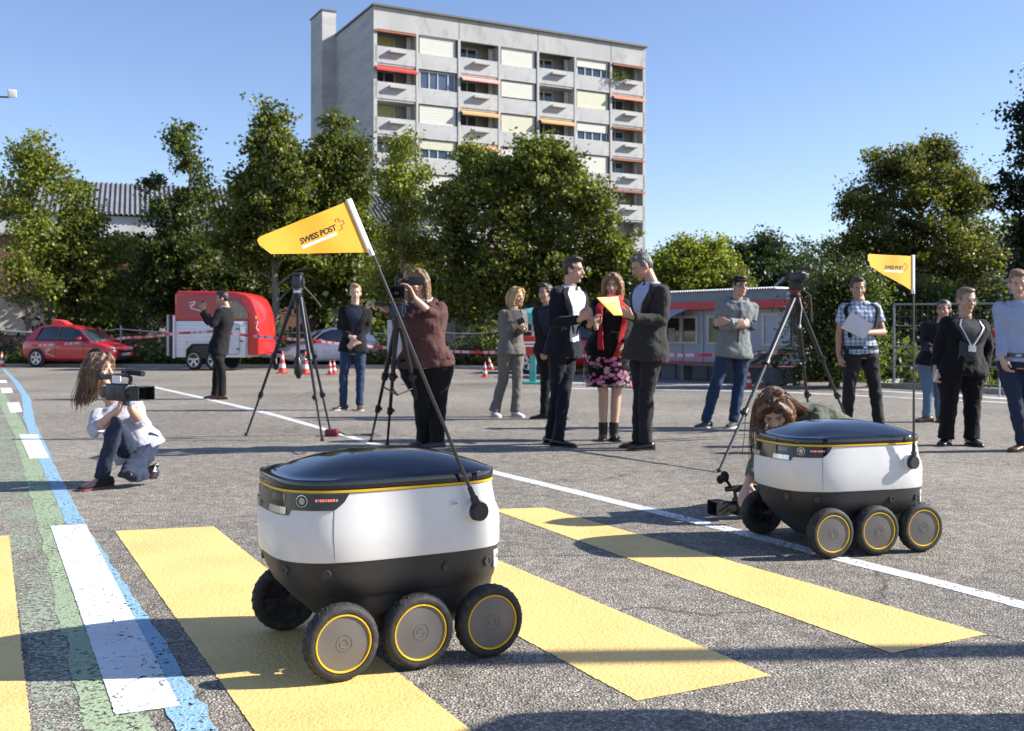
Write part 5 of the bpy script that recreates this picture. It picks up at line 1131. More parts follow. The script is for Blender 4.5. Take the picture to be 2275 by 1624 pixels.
# blue shirt man at the right edge
person('man in a pale blue shirt and jeans at the right edge', C4, 9.4, dict(head=(1410, 322), neck=(1440, 450), hip=(1415, 885), yaw=-22, hyaw=-30, hy=-20, hp=14, hair=('short', (.22, .14, .08)), skin='light', sh=.48, w=1.06,
    ea=(1292, 700, .02), wa=(1285, 850, -.08), eb=(1580, 700, .02), wb=(1520, 860, -.1), ha=dict(d=(.3, -.1, -1), n=(1, 0, 0), curl=.6), ka=(1385, 1170, -.03), kb=(1480, 1180, .03), fa=(1440, .0, -62), fb=(1500, .12, -50),
    top='shirt', topm=blues, sleeve=1, hem=.0, flare=0, bottom=('trousers', jeansd), belt=brownsh, shoe=brownsh, legw=1.0, waist=.18))
# kneeling camera woman
LK = []
k5 = crop(*C5); Zk = 7.35
def J5(x, y, dz=0): return P(*k5(x, y), Zk + dz)
random.seed(4)
for i in range(24):
    i = i*15/24; sx_ = 260 + 12*i; y0 = 210 + random.uniform(-10, 30); ex_ = 175 + i*12 + random.uniform(-12, 12); ey = 690 + random.uniform(-60, 60) - i*6; dz = random.uniform(-.09, .06)
    LK.append(([J5(sx_ + 70, y0, dz*.6), J5(sx_ - 10, 330, dz - .02), J5(sx_ - 50, 500, dz), J5((sx_ + ex_)/2 - 30, 610, dz), J5(ex_, ey, dz)], [.018, .019, .015, .009, .003], 6))
r, T, D = person('woman in a pale top and dark jeans kneeling with a video camera', C5, Zk, dict(head=(400, 350, 0), neck=(540, 690), hip=(800, 1150), yaw=32, hyaw=10, hy=72, hp=-2, hr=0, hair=('long', (.13, .075, .045), LK), hs=.95, skin='light', sh=.37, w=.92, dp=.95, dn=.02, dh=.05,
    ea=(345, 965, -.18), wa=(600, 745, -.30), eb=(815, 860, -.02), wb=(715, 735, -.20), ha=dict(d=(.2, .1, 1), n=(.9, .3, 0), curl=.7), hb=dict(d=(-.1, -.2, 1), n=(-.5, -.5, .2), curl=.8),
    ka=(575, 890, -.30), fa=(430, -.18, -30, 0), kb=(660, 1415, -.26), fb=(930, -.05, 90, 0, (935, 1385, -.02)),
    top='top', topm=lilac, sleeve=.62, hem=-.10, flare=.02, ex=.018, bottom=('trousers', jeansd), shoe=cloth('dark_trainer', (.03, .02, .025)), sole=M_('dull_pink_sole', (.16, .05, .06), .6), legw=.84, waist=.05, fold=.03))
g = MB(); a_, b_ = J5(905, 1390, -.06), J5(975, 1330, -.06); g.tube([a_, a_.lerp(b_, .4), b_], [.045, .048, .030], 12, flat=.8); g.tube([J5(930, 1440, -.06), J5(950, 1380, -.06), J5(985, 1300, -.06)], [.03, .045, .03], 10, flat=.5); items_on(r, g, 'shoe', MATS['dark_trainer'])
g = MB(); g.tube([J5(965, 1370, -.06), J5(985, 1300, -.06)], [.04, .03], 10, flat=.4); items_on(r, g, 'sole', whsole)
g = MB(); a_, b_ = J5(888, 1400, -.06), J5(912, 1372, -.06); g.tube([a_, b_], [.048, .049], 12); items_on(r, g, 'sock', M_('pink_sock', (.50, .05, .12), .9))
# crouching woman behind the second robot
CB = (1740, 920, 3.1227); Zc = 5.95; kB = crop(*CB)
def JB(x, y, dz=0): return P(*kB(x, y), Zc + dz)
LK = []; random.seed(8)
for i in range(13):
    t = i/12; x0 = 500 + 330*t*.6
    if .22 < t < .62: continue
    LK.append(([JB(600 + 20*t, 165, .02), JB(x0, 215, -.07 + .05*sin(t*6)), JB(455 + 420*t, 330 + 20*sin(t*9), -.02 + .10*t), JB(445 + 400*t - 60*t*t, 520 - 100*t, -.04 + .1*t), JB(450 + 330*t, (700 if t < .3 else 420), .0 + .06*t)] if t < .35 or t > .7 else
                  [JB(600 + 20*t, 165, 0), JB(x0, 215, .02), JB(520 + 330*t, 300, .10), JB(560 + 300*t, 360, .14)], [.020, .020, .018, .013, .005] if t < .35 or t > .7 else [.022, .025, .022, .014], 7))
r, T, D = person('brown-haired woman with sunglasses on her head crouching behind the farther robot', CB, Zc, dict(head=(610, 330, -.02), neck=(745, 400), hip=(1190, 560), yaw=-55, hyaw=-75, hy=-14, hp=44, hr=6, hair=('long', (.14, .07, .035), LK), hs=.97, skin='light', sh=.38, w=.95, dn=.12, dh=.45,
    ea=(520, 690, -.05), wa=(410, 900, -.12), eb=(800, 640, .1), wb=(600, 800, .05), ha=dict(d=(-.3, -.4, -.8), n=(0, 0, -1), curl=.9), ka=(1080, 900, .3), kb=(1250, 900, .2), fa=(1400, .5, 90, 0, (1420, 1000, .35)), fb=(1450, .6, 90, 0, (1480, 1000, .6)),
    top='top', topm=olive, sleeve=.9, hem=-.05, ex=.02, bottom=('trousers', charcoal), fold=.04))
g = MB(); hM = D['head']
for sx in (1, -1):
    g.tube([hM @ V(.036*sx + .029*cos(a), .086 - .02*abs(cos(a))*(1 if cos(a)*sx > 0 else 0) + .004, .088 + .021*sin(a)) for a in [2*pi*k/16 for k in range(17)]], .0035, 6); g.tube([hM @ V(.064*sx, .07, .09), hM @ V(.088*sx, -.02, .07)], .003, 5)
g.tube([hM @ V(-.01, .092, .092), hM @ V(.01, .092, .092)], .003, 5); so2 = items_on(r, g, 'sunglasses', M_('tortoise_frame', (.09, .045, .02), .2))
g = MB()
for sx in (1, -1): g.ell((.036*sx, .086, .088), (.028, .006, .020), hM)
g.build('lens', glass_b, so2); so2.children[0].data.transform(Matrix.Translation(-r.location))

# ------------------------------------------------------------------ tripods and cameras
def tripod(label, apex, feet, head_h=.10, spread_z=None, cat='tripod', col=None, extra=None, r0=.017):
    root = empty('tripod', V(apex.x, apex.y, 0), 0, label, cat, 'tripods'); O = dict(parent=root, origin=root.location); col = col or blackm
    c = MB(); c.tube([apex + V(0, 0, -.07), apex + V(0, 0, .0)], [.045, .055], 14); c.tube([apex, apex + V(0, 0, .025)], [.04, .04], 14); c.build('crown', col, **O)
    for k, f in enumerate(feet):
        f = Vector(f); d = (f - apex); h_ = V(d.x, d.y, 0).normalized(); a = apex + h_*.045 + V(0, 0, -.03); s = (f - a); L = s.length; s.normalize()
        sd = s.cross(V(0, 0, 1)).normalized()
        m1 = a + s*L*.42; m2 = a + s*L*.70; g = MB()
        g.tube([a, m1], [r0*1.1, r0], 10); g.tube([m1, m2], [r0*.75]*2, 8); g.tube([m2, f + V(0, 0, .012)], [r0*.55]*2, 8); lg = g.build('leg', col, **O)
        for m_, rr in ((m1, r0*1.5), (m2, r0*1.25)):
            q = MB(); q.tube([m_ - s*.03, m_ + s*.03], rr, 10); q.box((-.014, -.01, -.014), (.014, .01, .014), TRS(m_ + sd*rr)); o_ = q.build('leg_lock', blackp, lg); o_.data.transform(Matrix.Translation(-root.location))
        q = MB(); q.ell(f + V(0, 0, .016), (.022, .022, .016)); o_ = q.build('foot', blackp, lg); o_.data.transform(Matrix.Translation(-root.location))
    return root
Za = 10.6
ap = P(661, 655, Za); fl_ = [G(547, 968), G(716, 980), G(735, 966)]
t = tripod('empty tall black tripod standing left of the near robot flag', ap, fl_, r0=.020); O = dict(parent=t, origin=t.location)
c = MB(); c.tube([ap + V(0, 0, .02), ap + V(0, 0, .07)], [.05, .045], 14); c.rbox((-.045, -.05, .07), (.045, .05, .20), .015, Matrix.Translation(ap)); c.tube([ap + V(-.06, 0, .13), ap + V(.065, 0, .13)], .045, 16); c.rbox((-.05, -.06, .20), (.05, .06, .225), .006, Matrix.Translation(ap)); c.build('fluid_head', M_('head_metal', (.06, .065, .07), .35, metal=.5), **O)
c = MB(); c.tube([ap + V(.04, .03, .1), ap + V(.14, .12, -.02), ap + V(.2, .2, -.12)], [.008, .008, .012], 8); c.build('pan_handle', blackp, **O)
c = MB(); c.tube([ap + V(0, .02, -.03), ap + V(0, .02, -.66)], .020, 10); c.tube([ap + V(0, .02, -.64), ap + V(0, .02, -.70), ap + V(.005, .02, -.80), ap + V(.005, .02, -.86)], [.021, .042, .046, .015], 12); c.build('centre_column', blackm, **O)
c = MB(); c.rbox((-.03, -.052, -.012), (.03, -.047, .012), .002, Matrix.Translation(ap + V(0, 0, .03))); c.build('badge', sleeve_m, **O)
# maroon operator tripod with shoulder camera
Zb = 9.2; k_1 = crop(*C1)
ap2 = P(*k_1(868, 790), Zb); t = tripod('black tripod carrying the shoulder camera of the hooded operator', ap2, [G(*k_1(712, 1500)), G(*k_1(808, 1520)), V(P(*k_1(1045, 1470), 9.75).x, 9.75, 0)], r0=.022); O = dict(parent=t, origin=t.location)
c = MB(); c.rbox((-.055, -.055, .02), (.055, .055, .15), .01, Matrix.Translation(ap2)); c.tube([ap2 + V(-.07, 0, .1), ap2 + V(.07, 0, .1)], .05, 16); c.build('fluid_head', M_('head_navy', (.03, .04, .07), .35, metal=.4), **O)
c = MB(); h0 = ap2 + V(-.03, 0, .14); c.tube([h0, P(*k_1(760, 700), 9.15)], [.010, .012], 8); c.tube([P(*k_1(790, 705), 9.15), P(*k_1(735, 695), 9.15)], .018, 10); c.build('pan_handle', blackp, **O)
for q_, h in ((.45, 0), (.5, 1)):
    pass
c = MB()
for f in (G(*k_1(712, 1500)), G(*k_1(808, 1520)), V(P(*k_1(1045, 1470), 9.75).x, 9.75, 0)): c.tube([ap2.lerp(f, .52) , V(ap2.x, ap2.y, ap2.lerp(f, .56).z)], .008, 6)
c.build('mid_spreader', blackp, **O)
def camcorder(name, label, base, yaw, s=1.0, big=True, pitch=0, visor=True):
    """camera body pointing along local -Y"""
    r = empty(name, base, yaw, label, 'video camera', 'video cameras'); r.rotation_euler = (pitch, 0, yaw); r.scale = (s, s, s)
    b = MB(); b.rbox((-.055, -.10, .0), (.055, .16, .135), .014); b.rbox((-.058, .02, .02), (.058, .13, .11), .01); b.rbox((-.045, .16, .02), (.045, .23, .11), .012); b.build('camera_body', blackp, r)
    h = MB(); h.tube([V(0, -.09, .13), V(0, -.10, .185), V(0, -.05, .20), V(0, .09, .20), V(0, .12, .185), V(0, .13, .13)], .014, 8, flat=1.3); h.build('top_handle', blackp, r)
    l = MB(); Ml = Matrix.Rotation(radians(90), 4, 'X'); l.lathe([(.03, .05), (.048, .08), (.048, .16), (.052, .165), (.052, .20)], 24, Matrix.Translation((0, 0, .068)) @ Ml); l.build('lens_barrel', blackp, r)
    if visor:
        w_ = MB()
        for (x0, z0, x1, z1) in ((-.075, -.055, .075, -.049), (-.075, .049, .075, .055), (-.075, -.049, -.069, .049), (.069, -.049, .075, .049)):
            w_.box((x0, -.30, z0 + .068), (x1, -.19, z1 + .068))
        w_.box((-.069, -.2, .02), (.069, -.192, .116)); hv_ = w_.build('lens_hood', M_('hood_black', (.012, .012, .013), .6), r, smooth=0, bevel=.002)
    g = MB(); g.lathe([(.001, .21), (.02, .207), (.038, .2)], 20, Matrix.Translation((0, 0, .068)) @ Ml); g.build('lens_glass', glass_b, r)
    m = MB(); m.tube([V(.04, -.02, .225), V(.04, -.20, .215)], .021, 12); m.tube([V(.04, .07, .225), V(.04, -.02, .225)], .011, 8); m.build('microphone', M_('foam_windshield', (.018, .018, .018), 1, bump=.002, bs=300), r)
    mh = MB(); mh.tube([V(.04, .0, .20), V(.04, .0, .235)], [.027, .027], 12); mh.build('mic_holder', blackp, r)
    v = MB(); v.rbox((-.025, .09, .165), (.025, .27, .205), .01); v.build('viewfinder', blackp, r)
    e = MB(); e.ell((0, .285, .185), (.03, .02, .03)); e.build('eyecup', rubber, r)
    c = MB(); c.tube([V(.045, -.02, .21), V(.07, .04, .26), V(.06, .12, .2), V(.055, .12, .12)], .003, 6); c.tube([V(.05, -.05, .02), V(.09, -.02, -.03), V(.08, .08, -.02), V(.05, .14, .03)], .003, 6); c.build('cable', blackp, r)
    return r
cm_ = camcorder('video_camera', 'shoulder camera on the tripod in front of the hooded operator', ap2 + V(0, -.02, .16), radians(4), 1.05)
sc_ = MB(); sc_.rbox((.10, -.11, .135), (.235, -.075, .21), .005); sc_.tube([V(.03, -.08, .17), V(.12, -.09, .17)], .012, 8); sc_.build('flip_screen', blackp, cm_)
# kneeling woman's camera
ck = camcorder('video_camera', 'big camera with long foam microphone held by the kneeling woman', J5(640, 660, -.36), radians(55), .86, pitch=radians(0))
g = MB(); g.rbox((.058, .0, -.045), (.085, .10, .03), .006); g.build('battery_pack', M_('blue_grey_pack', (.12, .22, .32), .5), ck)
g = MB(); g.rbox((-.06, -.05, .14), (-.05, .06, .20), .004); g.build('silver_panel', sleeve_m, ck)
# right tripod
ap3 = P(*crop(*C3)(1130, 385), 9.9); k3 = crop(*C3)
t = tripod('black tripod with silver clamps carrying a camera, behind the farther robot', ap3, [G(1597, 1049), V(P(1892, 940, 11.2).x, 11.2, 0), V(P(1768, 930, 12.0).x, 11.4, 0)], r0=.022); O = dict(parent=t, origin=t.location)
c = MB(); c.tube([ap3, ap3 + V(0, 0, .04)], [.05, .045], 16); c.rbox((-.05, -.055, .045), (.06, .055, .13), .012, Matrix.Translation(ap3)); c.build('fluid_head', blackp, **O)
c = MB(); c.tube([ap3 + V(0, 0, .01), ap3 + V(0, 0, .055)], [.046, .052], 16); c.build('red_ring', M_('red_anodised', (.30, .02, .03), .3, metal=.4), **O)
c = MB(); c.tube([ap3 + V(.05, .05, .08), ap3 + V(.16, .05, .0), ap3 + V(.17, .05, -.25)], [.01, .01, .014], 8); c.build('pan_handle', blackp, **O)
c = MB(); c.tube([ap3 + V(.03, -.03, .0), ap3 + V(.05, -.05, -.12), ap3 + V(.03, -.05, -.3)], .004, 6); c.ell(ap3 + V(.03, -.05, -.3), (.014, .014, .02)); c.build('hanging_cord', sleeve_m, **O)
c = MB(); c.tube([ap3 + V(-.02, .04, -.05), ap3 + V(-.02, .06, -.5)], .014, 8); c.build('centre_column', blackm, **O)
cr_ = camcorder('video_camera', 'camera with dangling cables on the tripod behind the farther robot', ap3 + V(.01, 0, .135), radians(-150), .62, visor=False)
g = MB(); g.tube([ap3 + V(.10, -.05, .22), ap3 + V(.18, -.05, .25), ap3 + V(.2, -.05, .1), ap3 + V(.12, -.04, .02)], .005, 6); g.tube([ap3 + V(.12, -.05, .2), ap3 + V(.14, -.05, .05), ap3 + V(.1, -.05, -.02)], .004, 6)
o_ = g.build('loose_cable', blackm, t, origin=t.location)
# camera on the ground in front of the crouching woman
gb = JB(270, 1180, 0); gb.z = 0.0
cg = camcorder('video_camera', 'camera with round foam microphone resting on the ground beside the farther robot', gb + V(.10, .05, .02), radians(-72), .74, visor=True)
g = MB(); g.ell((-.05, -.16, .30), (.045, .03, .045)); g.ell((-.10, -.17, .27), (.03, .03, .035)); g.tube([V(-.04, -.1, .2), V(-.05, -.15, .28)], .012, 8); g.build('round_microphone', MATS['foam_windshield'], cg)
# pouch on the ground at the empty tripod, with cable
rp = empty('cable_box', G(737, 969), 0, 'small dark red cable box at the foot of the empty tripod', 'cable box')
g = MB(); g.rbox((-.07, -.05, 0), (.07, .05, .075), .02); g.build('case', M_('dark_red_plastic', (.16, .01, .02), .35), rp)
g = MB(); g.tube([V(.06, 0, .05), V(.16, -.05, .015), V(.3, .05, .012), V(.42, -.03, .012), V(.5, .04, .012), V(.42, .10, .012), V(.2, .06, .012)], .008, 6); g.build('cable', blackp, rp)
# people outside the frame on the sunny side: their shadows fall into the picture
for i, (x, y, lab) in enumerate(((4.15, 3.32, 'bystander in a dark suit just outside the right edge'), (4.0, 2.55, 'bystander in dark clothes outside the lower right corner'))):
    pass
# ------------------------------------------------------------------ cars, trailer, kiosk, cones, fence, tape
redp = M_('red_car_paint', (.48, .012, .018), .3, var=.04, coat=1.0); silverp = M_('silver_car_paint', (.66, .67, .69), .3, metal=.0, coat=1.0)
alloy = M_('alloy_wheel', (.5, .5, .5), .3, metal=.7); tyrem = M_('car_tyre', (.02, .02, .02), .8); carglass = M_('car_glass', (.02, .03, .035), .05, coat=1, spec=.8)
lampg = M_('headlamp_glass', (.35, .38, .42), .08, metal=.4, coat=1); tail = M_('tail_lamp', (.35, .01, .01), .2, coat=1); plate = M_('licence_plate', (.6, .6, .6), .5)
def car_wheel():
    t = MB(); t.lathe([(.19, -.1), (.29, -.1), (.31, -.085), (.315, 0), (.31, .085), (.29, .1), (.225, .095), (.21, .03), (.001, .03)], 28); to = t.build('wheel', tyrem)
    r = MB(); r.lathe([(.001, .055), (.05, .06), (.055, .04), (.001, .04)], 16)
    for k in range(5):
        M = Matrix.Rotation(2*pi*k/5, 4, 'Z'); r.add([M @ V(*p) for p in ((-.028, .03, .085), (.028, .03, .085), (.048, .20, .092), (-.048, .20, .092), (-.028, .03, .05), (.028, .03, .05), (.048, .20, .05), (-.048, .20, .05))], [(0,1,2,3), (7,6,5,4), (0,4,5,1), (1,5,6,2), (2,6,7,3), (3,7,4,0)])
    ring_ = MB(); ring_.lathe([(.195, .03), (.195, .098), (.215, .102), (.226, .09), (.22, .03)], 28, cap=False)
    r.v += ring_.v if False else []; ro = r.build('rim', alloy, to, smooth=20); ring_.build('rim_edge', alloy, to)
    bk = MB(); bk.lathe([(.001, .02), (.20, .02)], 20); bk.build('brake_disc', M_('dark_disc', (.04, .04, .04), .5), to)
    return to
CW = car_wheel(); 
def put_wheel(par, loc, s=1.0, out=1):
    w_ = copy_tree(CW, par); w_.location = loc; w_.rotation_euler = (radians(-90 if out > 0 else 90), random.uniform(0, 6), 0); w_.rotation_euler = (radians(-90*out), 0, 0); w_.scale = (s, s, s); return w_
def car(label, loc, rz, paint, name='parked_car', roofsign=False, group='parked cars'):
    """hatchback, nose towards local +X"""
    r = empty(name, loc, rz, label, 'car', group)
    # stations: x, z sill, z belt, half width, z top of body
    S = [(-1.98, .42, .66, .55, .72), (-1.95, .32, .80, .70, .88), (-1.80, .24, .92, .79, .97), (-1.4, .20, .95, .845, .98), (-.8, .20, .94, .855, .965), (0, .20, .92, .86, .945), (.75, .20, .90, .855, .935), (1.0, .20, .87, .85, .93), (1.45, .21, .78, .83, .86), (1.8, .24, .68, .76, .74), (1.94, .30, .58, .64, .62), (1.99, .36, .50, .50, .52)]
    b = MB(); vs = []; n = 0
    for x, zs, zb, hw, zt in S:
        sec = [(0, zs - .01), (hw*.8, zs), (hw*.97, zs + .08), (hw, (zs+zb)/2), (hw*.985, zb - .05), (hw*.955, zb), (hw*.80, zt), (0, zt + .012)]
        full = sec + [(-y, z) for y, z in sec[-2:0:-1]]; n = len(full); vs += [V(x, y, z) for y, z in full]
    b.rings(vs, n); bo = b.build('body', paint, r, smooth=55); ss = bo.modifiers.new('s', 'SUBSURF'); ss.levels = 1; ss.render_levels = 2
    # roof and glasshouse
    R = [(-1.72, .98, .97, .70, .60), (-1.55, 1.25, .96, .73, .58), (-1.28, 1.41, .95, .76, .56), (-.6, 1.465, .94, .78, .57), (.1, 1.44, .93, .78, .56), (.42, 1.34, .92, .78, .56), (.75, 1.14, .92, .77, .60), (1.02, .95, .91, .75, .66)]
    g = MB(); vs = []
    for x, zt, zb, hb, ht in R:
        sec = [(0, zb - .05), (hb, zb - .05), (hb*.99, zb), (ht + .02, zt - .05), (ht - .03, zt - .012), (0, zt)]
        full = sec + [(-y, z) for y, z in sec[-2:0:-1]]; n = len(full); vs += [V(x, y, z) for y, z in full]
    g.rings(vs, n); g.build('windows', carglass, r, smooth=50)
    rf = MB(); vs = []
    for x, zt, zb, hb, ht in R[1:6]:
        for y, z in ((-(ht+.035), zt - .055), (-(ht-.02), zt + .002), (-.3, zt + .022), (0, zt + .026), (.3, zt + .022), (ht-.02, zt + .002), (ht+.035, zt - .055), (ht-.02, zt-.05), (0, zt - .03), (-(ht-.02), zt - .05)): vs.append(V(x, y, z))
    rf.rings(vs, 10); rf.build('roof', paint, r, smooth=50)
    for sy in (1, -1):
        p = MB(); p.tube([V(.98, .76*sy, .93), V(.42, .60*sy, 1.33)], [.035, .03], 6); p.build('pillar', paint, r); p = MB()
        p.add([V(x, y*sy, z) for x, y, z in ((-1.74, .725, .95), (-1.30, .78, .955), (-1.12, .605, 1.40), (-1.45, .60, 1.32))], [(0, 1, 2, 3)]); p.build('pillar', paint, r, smooth=30)
        q = MB(); q.tube([V(-.38, sy*.79, .94), V(-.36, sy*.605, 1.41)], [.035, .03], 6); q.build('door_post', blackp, r)
        q = MB(); q.tube([V(-1.3, sy*.80, .955), V(-.4, sy*.808, .95), V(.9, sy*.775, .925)], .012, 6); q.build('window_trim', blackp, r)
        q = MB(); q.rbox((.52, sy*.86 - .05, .93), (.68, sy*.86 + .10*0 + .07, 1.05), .04, None); q.build('wing_mirror', paint, r)
        for xx in (-.6, .35): 
            q = MB(); q.rbox((xx - .09, sy*.86 - .012, .80), (xx + .09, sy*.86 + .012, .825), .01); q.build('door_handle', paint, r)
        for xx in (-.38, .78, -1.05):
            q = MB(); q.tube([V(xx, sy*.852, .3), V(xx - .02, sy*.864, .6), V(xx - .01, sy*.835, .90)], .004, 5); q.build('door_gap', seam_m, r)
        q = MB(); q.lathe([(.001, -.03), (.355, -.03), (.355, .006), (.001, .006)], 28, TRS((-1.22, sy*.848, .315), (radians(-90*sy), 0, 0))); q.build('wheel_arch', blackp, r)
        q = MB(); q.lathe([(.001, -.03), (.355, -.03), (.355, .006), (.001, .006)], 28, TRS((1.26, sy*.838, .315), (radians(-90*sy), 0, 0))); q.build('wheel_arch', blackp, r)
        put_wheel(r, (-1.22, sy*.775, .315), 1, sy); put_wheel(r, (1.26, sy*.768, .315), 1, sy)
        q = MB(); q.ell((1.78, sy*.60, .655), (.16, .13, .075)); q.build('headlight', lampg, r)
        q = MB(); q.ell((1.90, sy*.52, .36), (.07, .08, .045)); q.build('fog_lamp', lampg, r)
        q = MB(); q.ell((-1.90, sy*.62, .82), (.08, .12, .10)); q.build('tail_light', tail, r)
    q = MB(); q.rbox((1.90, -.42, .50), (2.0, .42, .60), .02); q.build('grille', blackp, r)
    q = MB(); q.rbox((1.90, -.5, .25), (2.01, .5, .40), .03); q.build('air_intake', blackp, r)
    q = MB(); q.box((2.005, -.26, .41), (2.015, .26, .50)); q.build('licence_plate', plate, r, smooth=0)
    if roofsign:
        q = MB(); q.add([V(-.95, -.26, 1.47), V(-.95, .26, 1.47), V(-.35, .18, 1.48), V(-.35, -.18, 1.48), V(-.98, -.24, 1.66), V(-.98, .24, 1.66), V(-.62, .18, 1.62), V(-.62, -.18, 1.62)], [(0,1,2,3), (4,5,6,7), (0,4,7,3), (1,5,6,2), (0,1,5,4), (3,2,6,7)]); rs_ = q.build('roof_sign', M_('red_sign', (.72, .06, .05), .4), r, smooth=0, bevel=.015)
        q = MB(); q.box((-.70, .262, 1.60), (-.42, .268, 1.66)); 
        a = [(-.95, 0), (-.70, .06), (-.62, .02), (-.80, -.06), (-.60, -.16), (-.45, -.22), (-.74, -.20), (-.90, -.09), (-.80, -.03), (-.92, -.03)]
        for sy in (1, -1):
            q = MB()
            for p0, p1 in (((-1.02, .60), (-.80, .66)), ((-.80, .66), (-.98, .48)), ((-.98, .48), (-.62, .38)), ((-1.02, .545), (-.82, .60))): q.tube([V(p0[0]+.2, sy*.868, p0[1]), V(p1[0]+.2, sy*.868, p1[1])], .012, 5)
            q.build('side_emblem', sleeve_m, r)
    return r
c_ = G(175, 815); car('red hatchback with a red roof sign parked under the trees at the left', (c_.x, c_.y + .0, 0), radians(-12), redp, roofsign=True).scale = (.84, .84, .92)
c_ = P(725, 815, 33.4); car('silver white hatchback parked behind the cones, nose to the left', (c_.x + .15, 33.2, 0), radians(180 + 24), silverp).scale = (.80, .82, .86)
c_ = P(1312, 815, 27.5); car('red car partly hidden behind the woman with the red scarf', (c_.x - .2, 28.0, 0), radians(165), redp)
# horse trailer
white_al = M_('white_trailer_panel', (.66, .68, .72), .4, var=.04, coat=.3); redg = M_('red_fibreglass', (.60, .022, .02), .35, coat=.6, var=.05); grey_al = M_('grey_aluminium', (.35, .36, .37), .4, metal=.5)
tl = empty('horse_trailer', G(497, 821), radians(-5), 'white horse trailer with red rounded top parked by the fence', 'horse trailer')
tl.scale = (.84, .9, 1); LT = -1.42; RT = 1.58
def ext(name, poly, y0, y1, mat, bev=.03):
    q = MB(); q.prism(poly, y1 - y0, Matrix.Translation((0, y0, 0)) @ Matrix(((1, 0, 0, 0), (0, 0, 1, 0), (0, 1, 0, 0), (0, 0, 0, 1)))); return q.build(name, mat, tl, smooth=40, bevel=bev)
nose = [(1.12, 2.20), (1.30, 2.08), (1.42, 1.9), (1.52, 1.65), (1.58, 1.35), (1.60, 1.0), (1.60, .5), (1.5, .44)]
ext('red_top', [(LT, 1.44), (LT, 2.2), (LT + .08, 2.31), (LT + .6, 2.30), (.4, 2.29), (.75, 2.28)] + nose + [(1.18, .44), (1.18, 1.44)], -.85, .85, redg, .07)
ext('white_body', [(LT + .03, .38), (LT + .03, 1.435), (1.175, 1.435), (1.175, .38)], -.88, .88, white_al, .015)
MB().box((LT + .1, -.858, 1.5), (1.0, -.853, 2.16)).build('upper_panel', M_('dark_red_panel', (.30, .02, .035), .35, coat=.5), tl, smooth=0)
q = MB(); q.prism([(.18, 1.50), (.18, 1.98), (.28, 2.02), (.80, 2.0), (1.05, 1.85), (1.22, 1.60), (1.22, 1.50)], .012, Matrix.Translation((0, -.872, 0)) @ Matrix(((1, 0, 0, 0), (0, 0, 1, 0), (0, 1, 0, 0), (0, 0, 0, 1)))); wo = q.build('side_window', carglass, tl, smooth=0)
q = MB()
for x, z in ((.3, 1.95), (.6, 1.97), (.3, 1.56), (.65, 1.56), (.95, 1.62)): q.ell((x, -.885, z), (.018, .01, .018))
q.build('window_latch', sleeve_m, wo)
def loop(pts, rr, name, mat, par=tl):
    q = MB(); q.tube([V(*p) for p in pts + [pts[0]]], rr, 6); return q.build(name, mat, par)
d0 = MB(); d0.rbox((.20, -.892, .47), (.92, -.882, 1.34), .004); dd = d0.build('side_door', M_('door_panel', (.62, .64, .68), .4), tl)
loop([(.20, -.893, .55), (.20, -.893, 1.26), (.27, -.893, 1.34), (.85, -.893, 1.34), (.92, -.893, 1.26), (.92, -.893, .55), (.85, -.893, .47), (.27, -.893, .47)], .014, 'door_seal', grey_al)
q = MB(); 
for x, z in ((.84, 1.2), (.85, .62), (.23, .85), (.98, .85)): q.rbox((x - .05, -.915, z - .02), (x + .07, -.893, z + .02), .008)
q.build('hinge', M_('dark_fitting', (.08, .09, .11), .5), tl)
for k in range(7): 
    q = MB(); z = .62 + k*.115; q.box((LT + .12, -.884, z), (.12, -.8805, z + .006)); q.build('panel_groove', grey_al, tl, smooth=0)
for x in (LT + .06, .15, 1.15):
    q = MB(); q.rbox((x - .025, -.895, .38), (x + .025, -.881, 1.44), .006); q.build('frame_post', grey_al, tl)
q = MB(); q.tube([V(-.95 + .0 + .0, -.9, .38), V(-.93, -.9, .60), V(-.75, -.9, .74), V(-.1, -.9, .74), V(.05, -.9, .62), V(.1, -.9, .38)], .035, 8, flat=2.2, up=(0, 1, 0)); q.build('mudguard', blackp, tl)
q = MB(); q.add([V(-.93, -.886, .36), V(-.9, -.886, .6), V(-.75, -.886, .70), V(-.1, -.886, .70), V(.03, -.886, .6), V(.08, -.886, .36)], [(0,1,2,3,4,5)]); q.build('wheel_well', blackp, tl, smooth=0)
for x in (-.72, .42*0 + .02 - .02): put_wheel(tl, (x, -.80, .30), .93, -1); put_wheel(tl, (x, .80, .30), .93, 1)
q = MB(); q.box((LT - .28, -.85, .42), (LT - .20, .85, 1.62)); q.build('tail_ramp', grey_al, tl, smooth=0, bevel=.01)
q = MB(); q.box((LT - .06, -.86, .35), (LT + .03, -.78, 1.6)); q.box((LT - .06, .78, .35), (LT + .03, .86, 1.6)); q.build('ramp_post', white_al, tl, smooth=0, bevel=.01)
q = MB(); q.tube([V(1.4, 0, .42), V(2.1, -.1, .42), V(2.6, -.1, .42)], .05, 8); q.tube([V(2.0, -.3, .42), V(2.0, -.3, .12)], .025, 8); q.build('drawbar', grey_al, tl)
q = MB(); q.lathe([(.001, -.03), (.1, -.03), (.1, .03), (.001, .03)], 16, TRS((2.0, -.3, .10), (radians(90), 0, 0))); q.build('jockey_wheel', tyrem, tl)
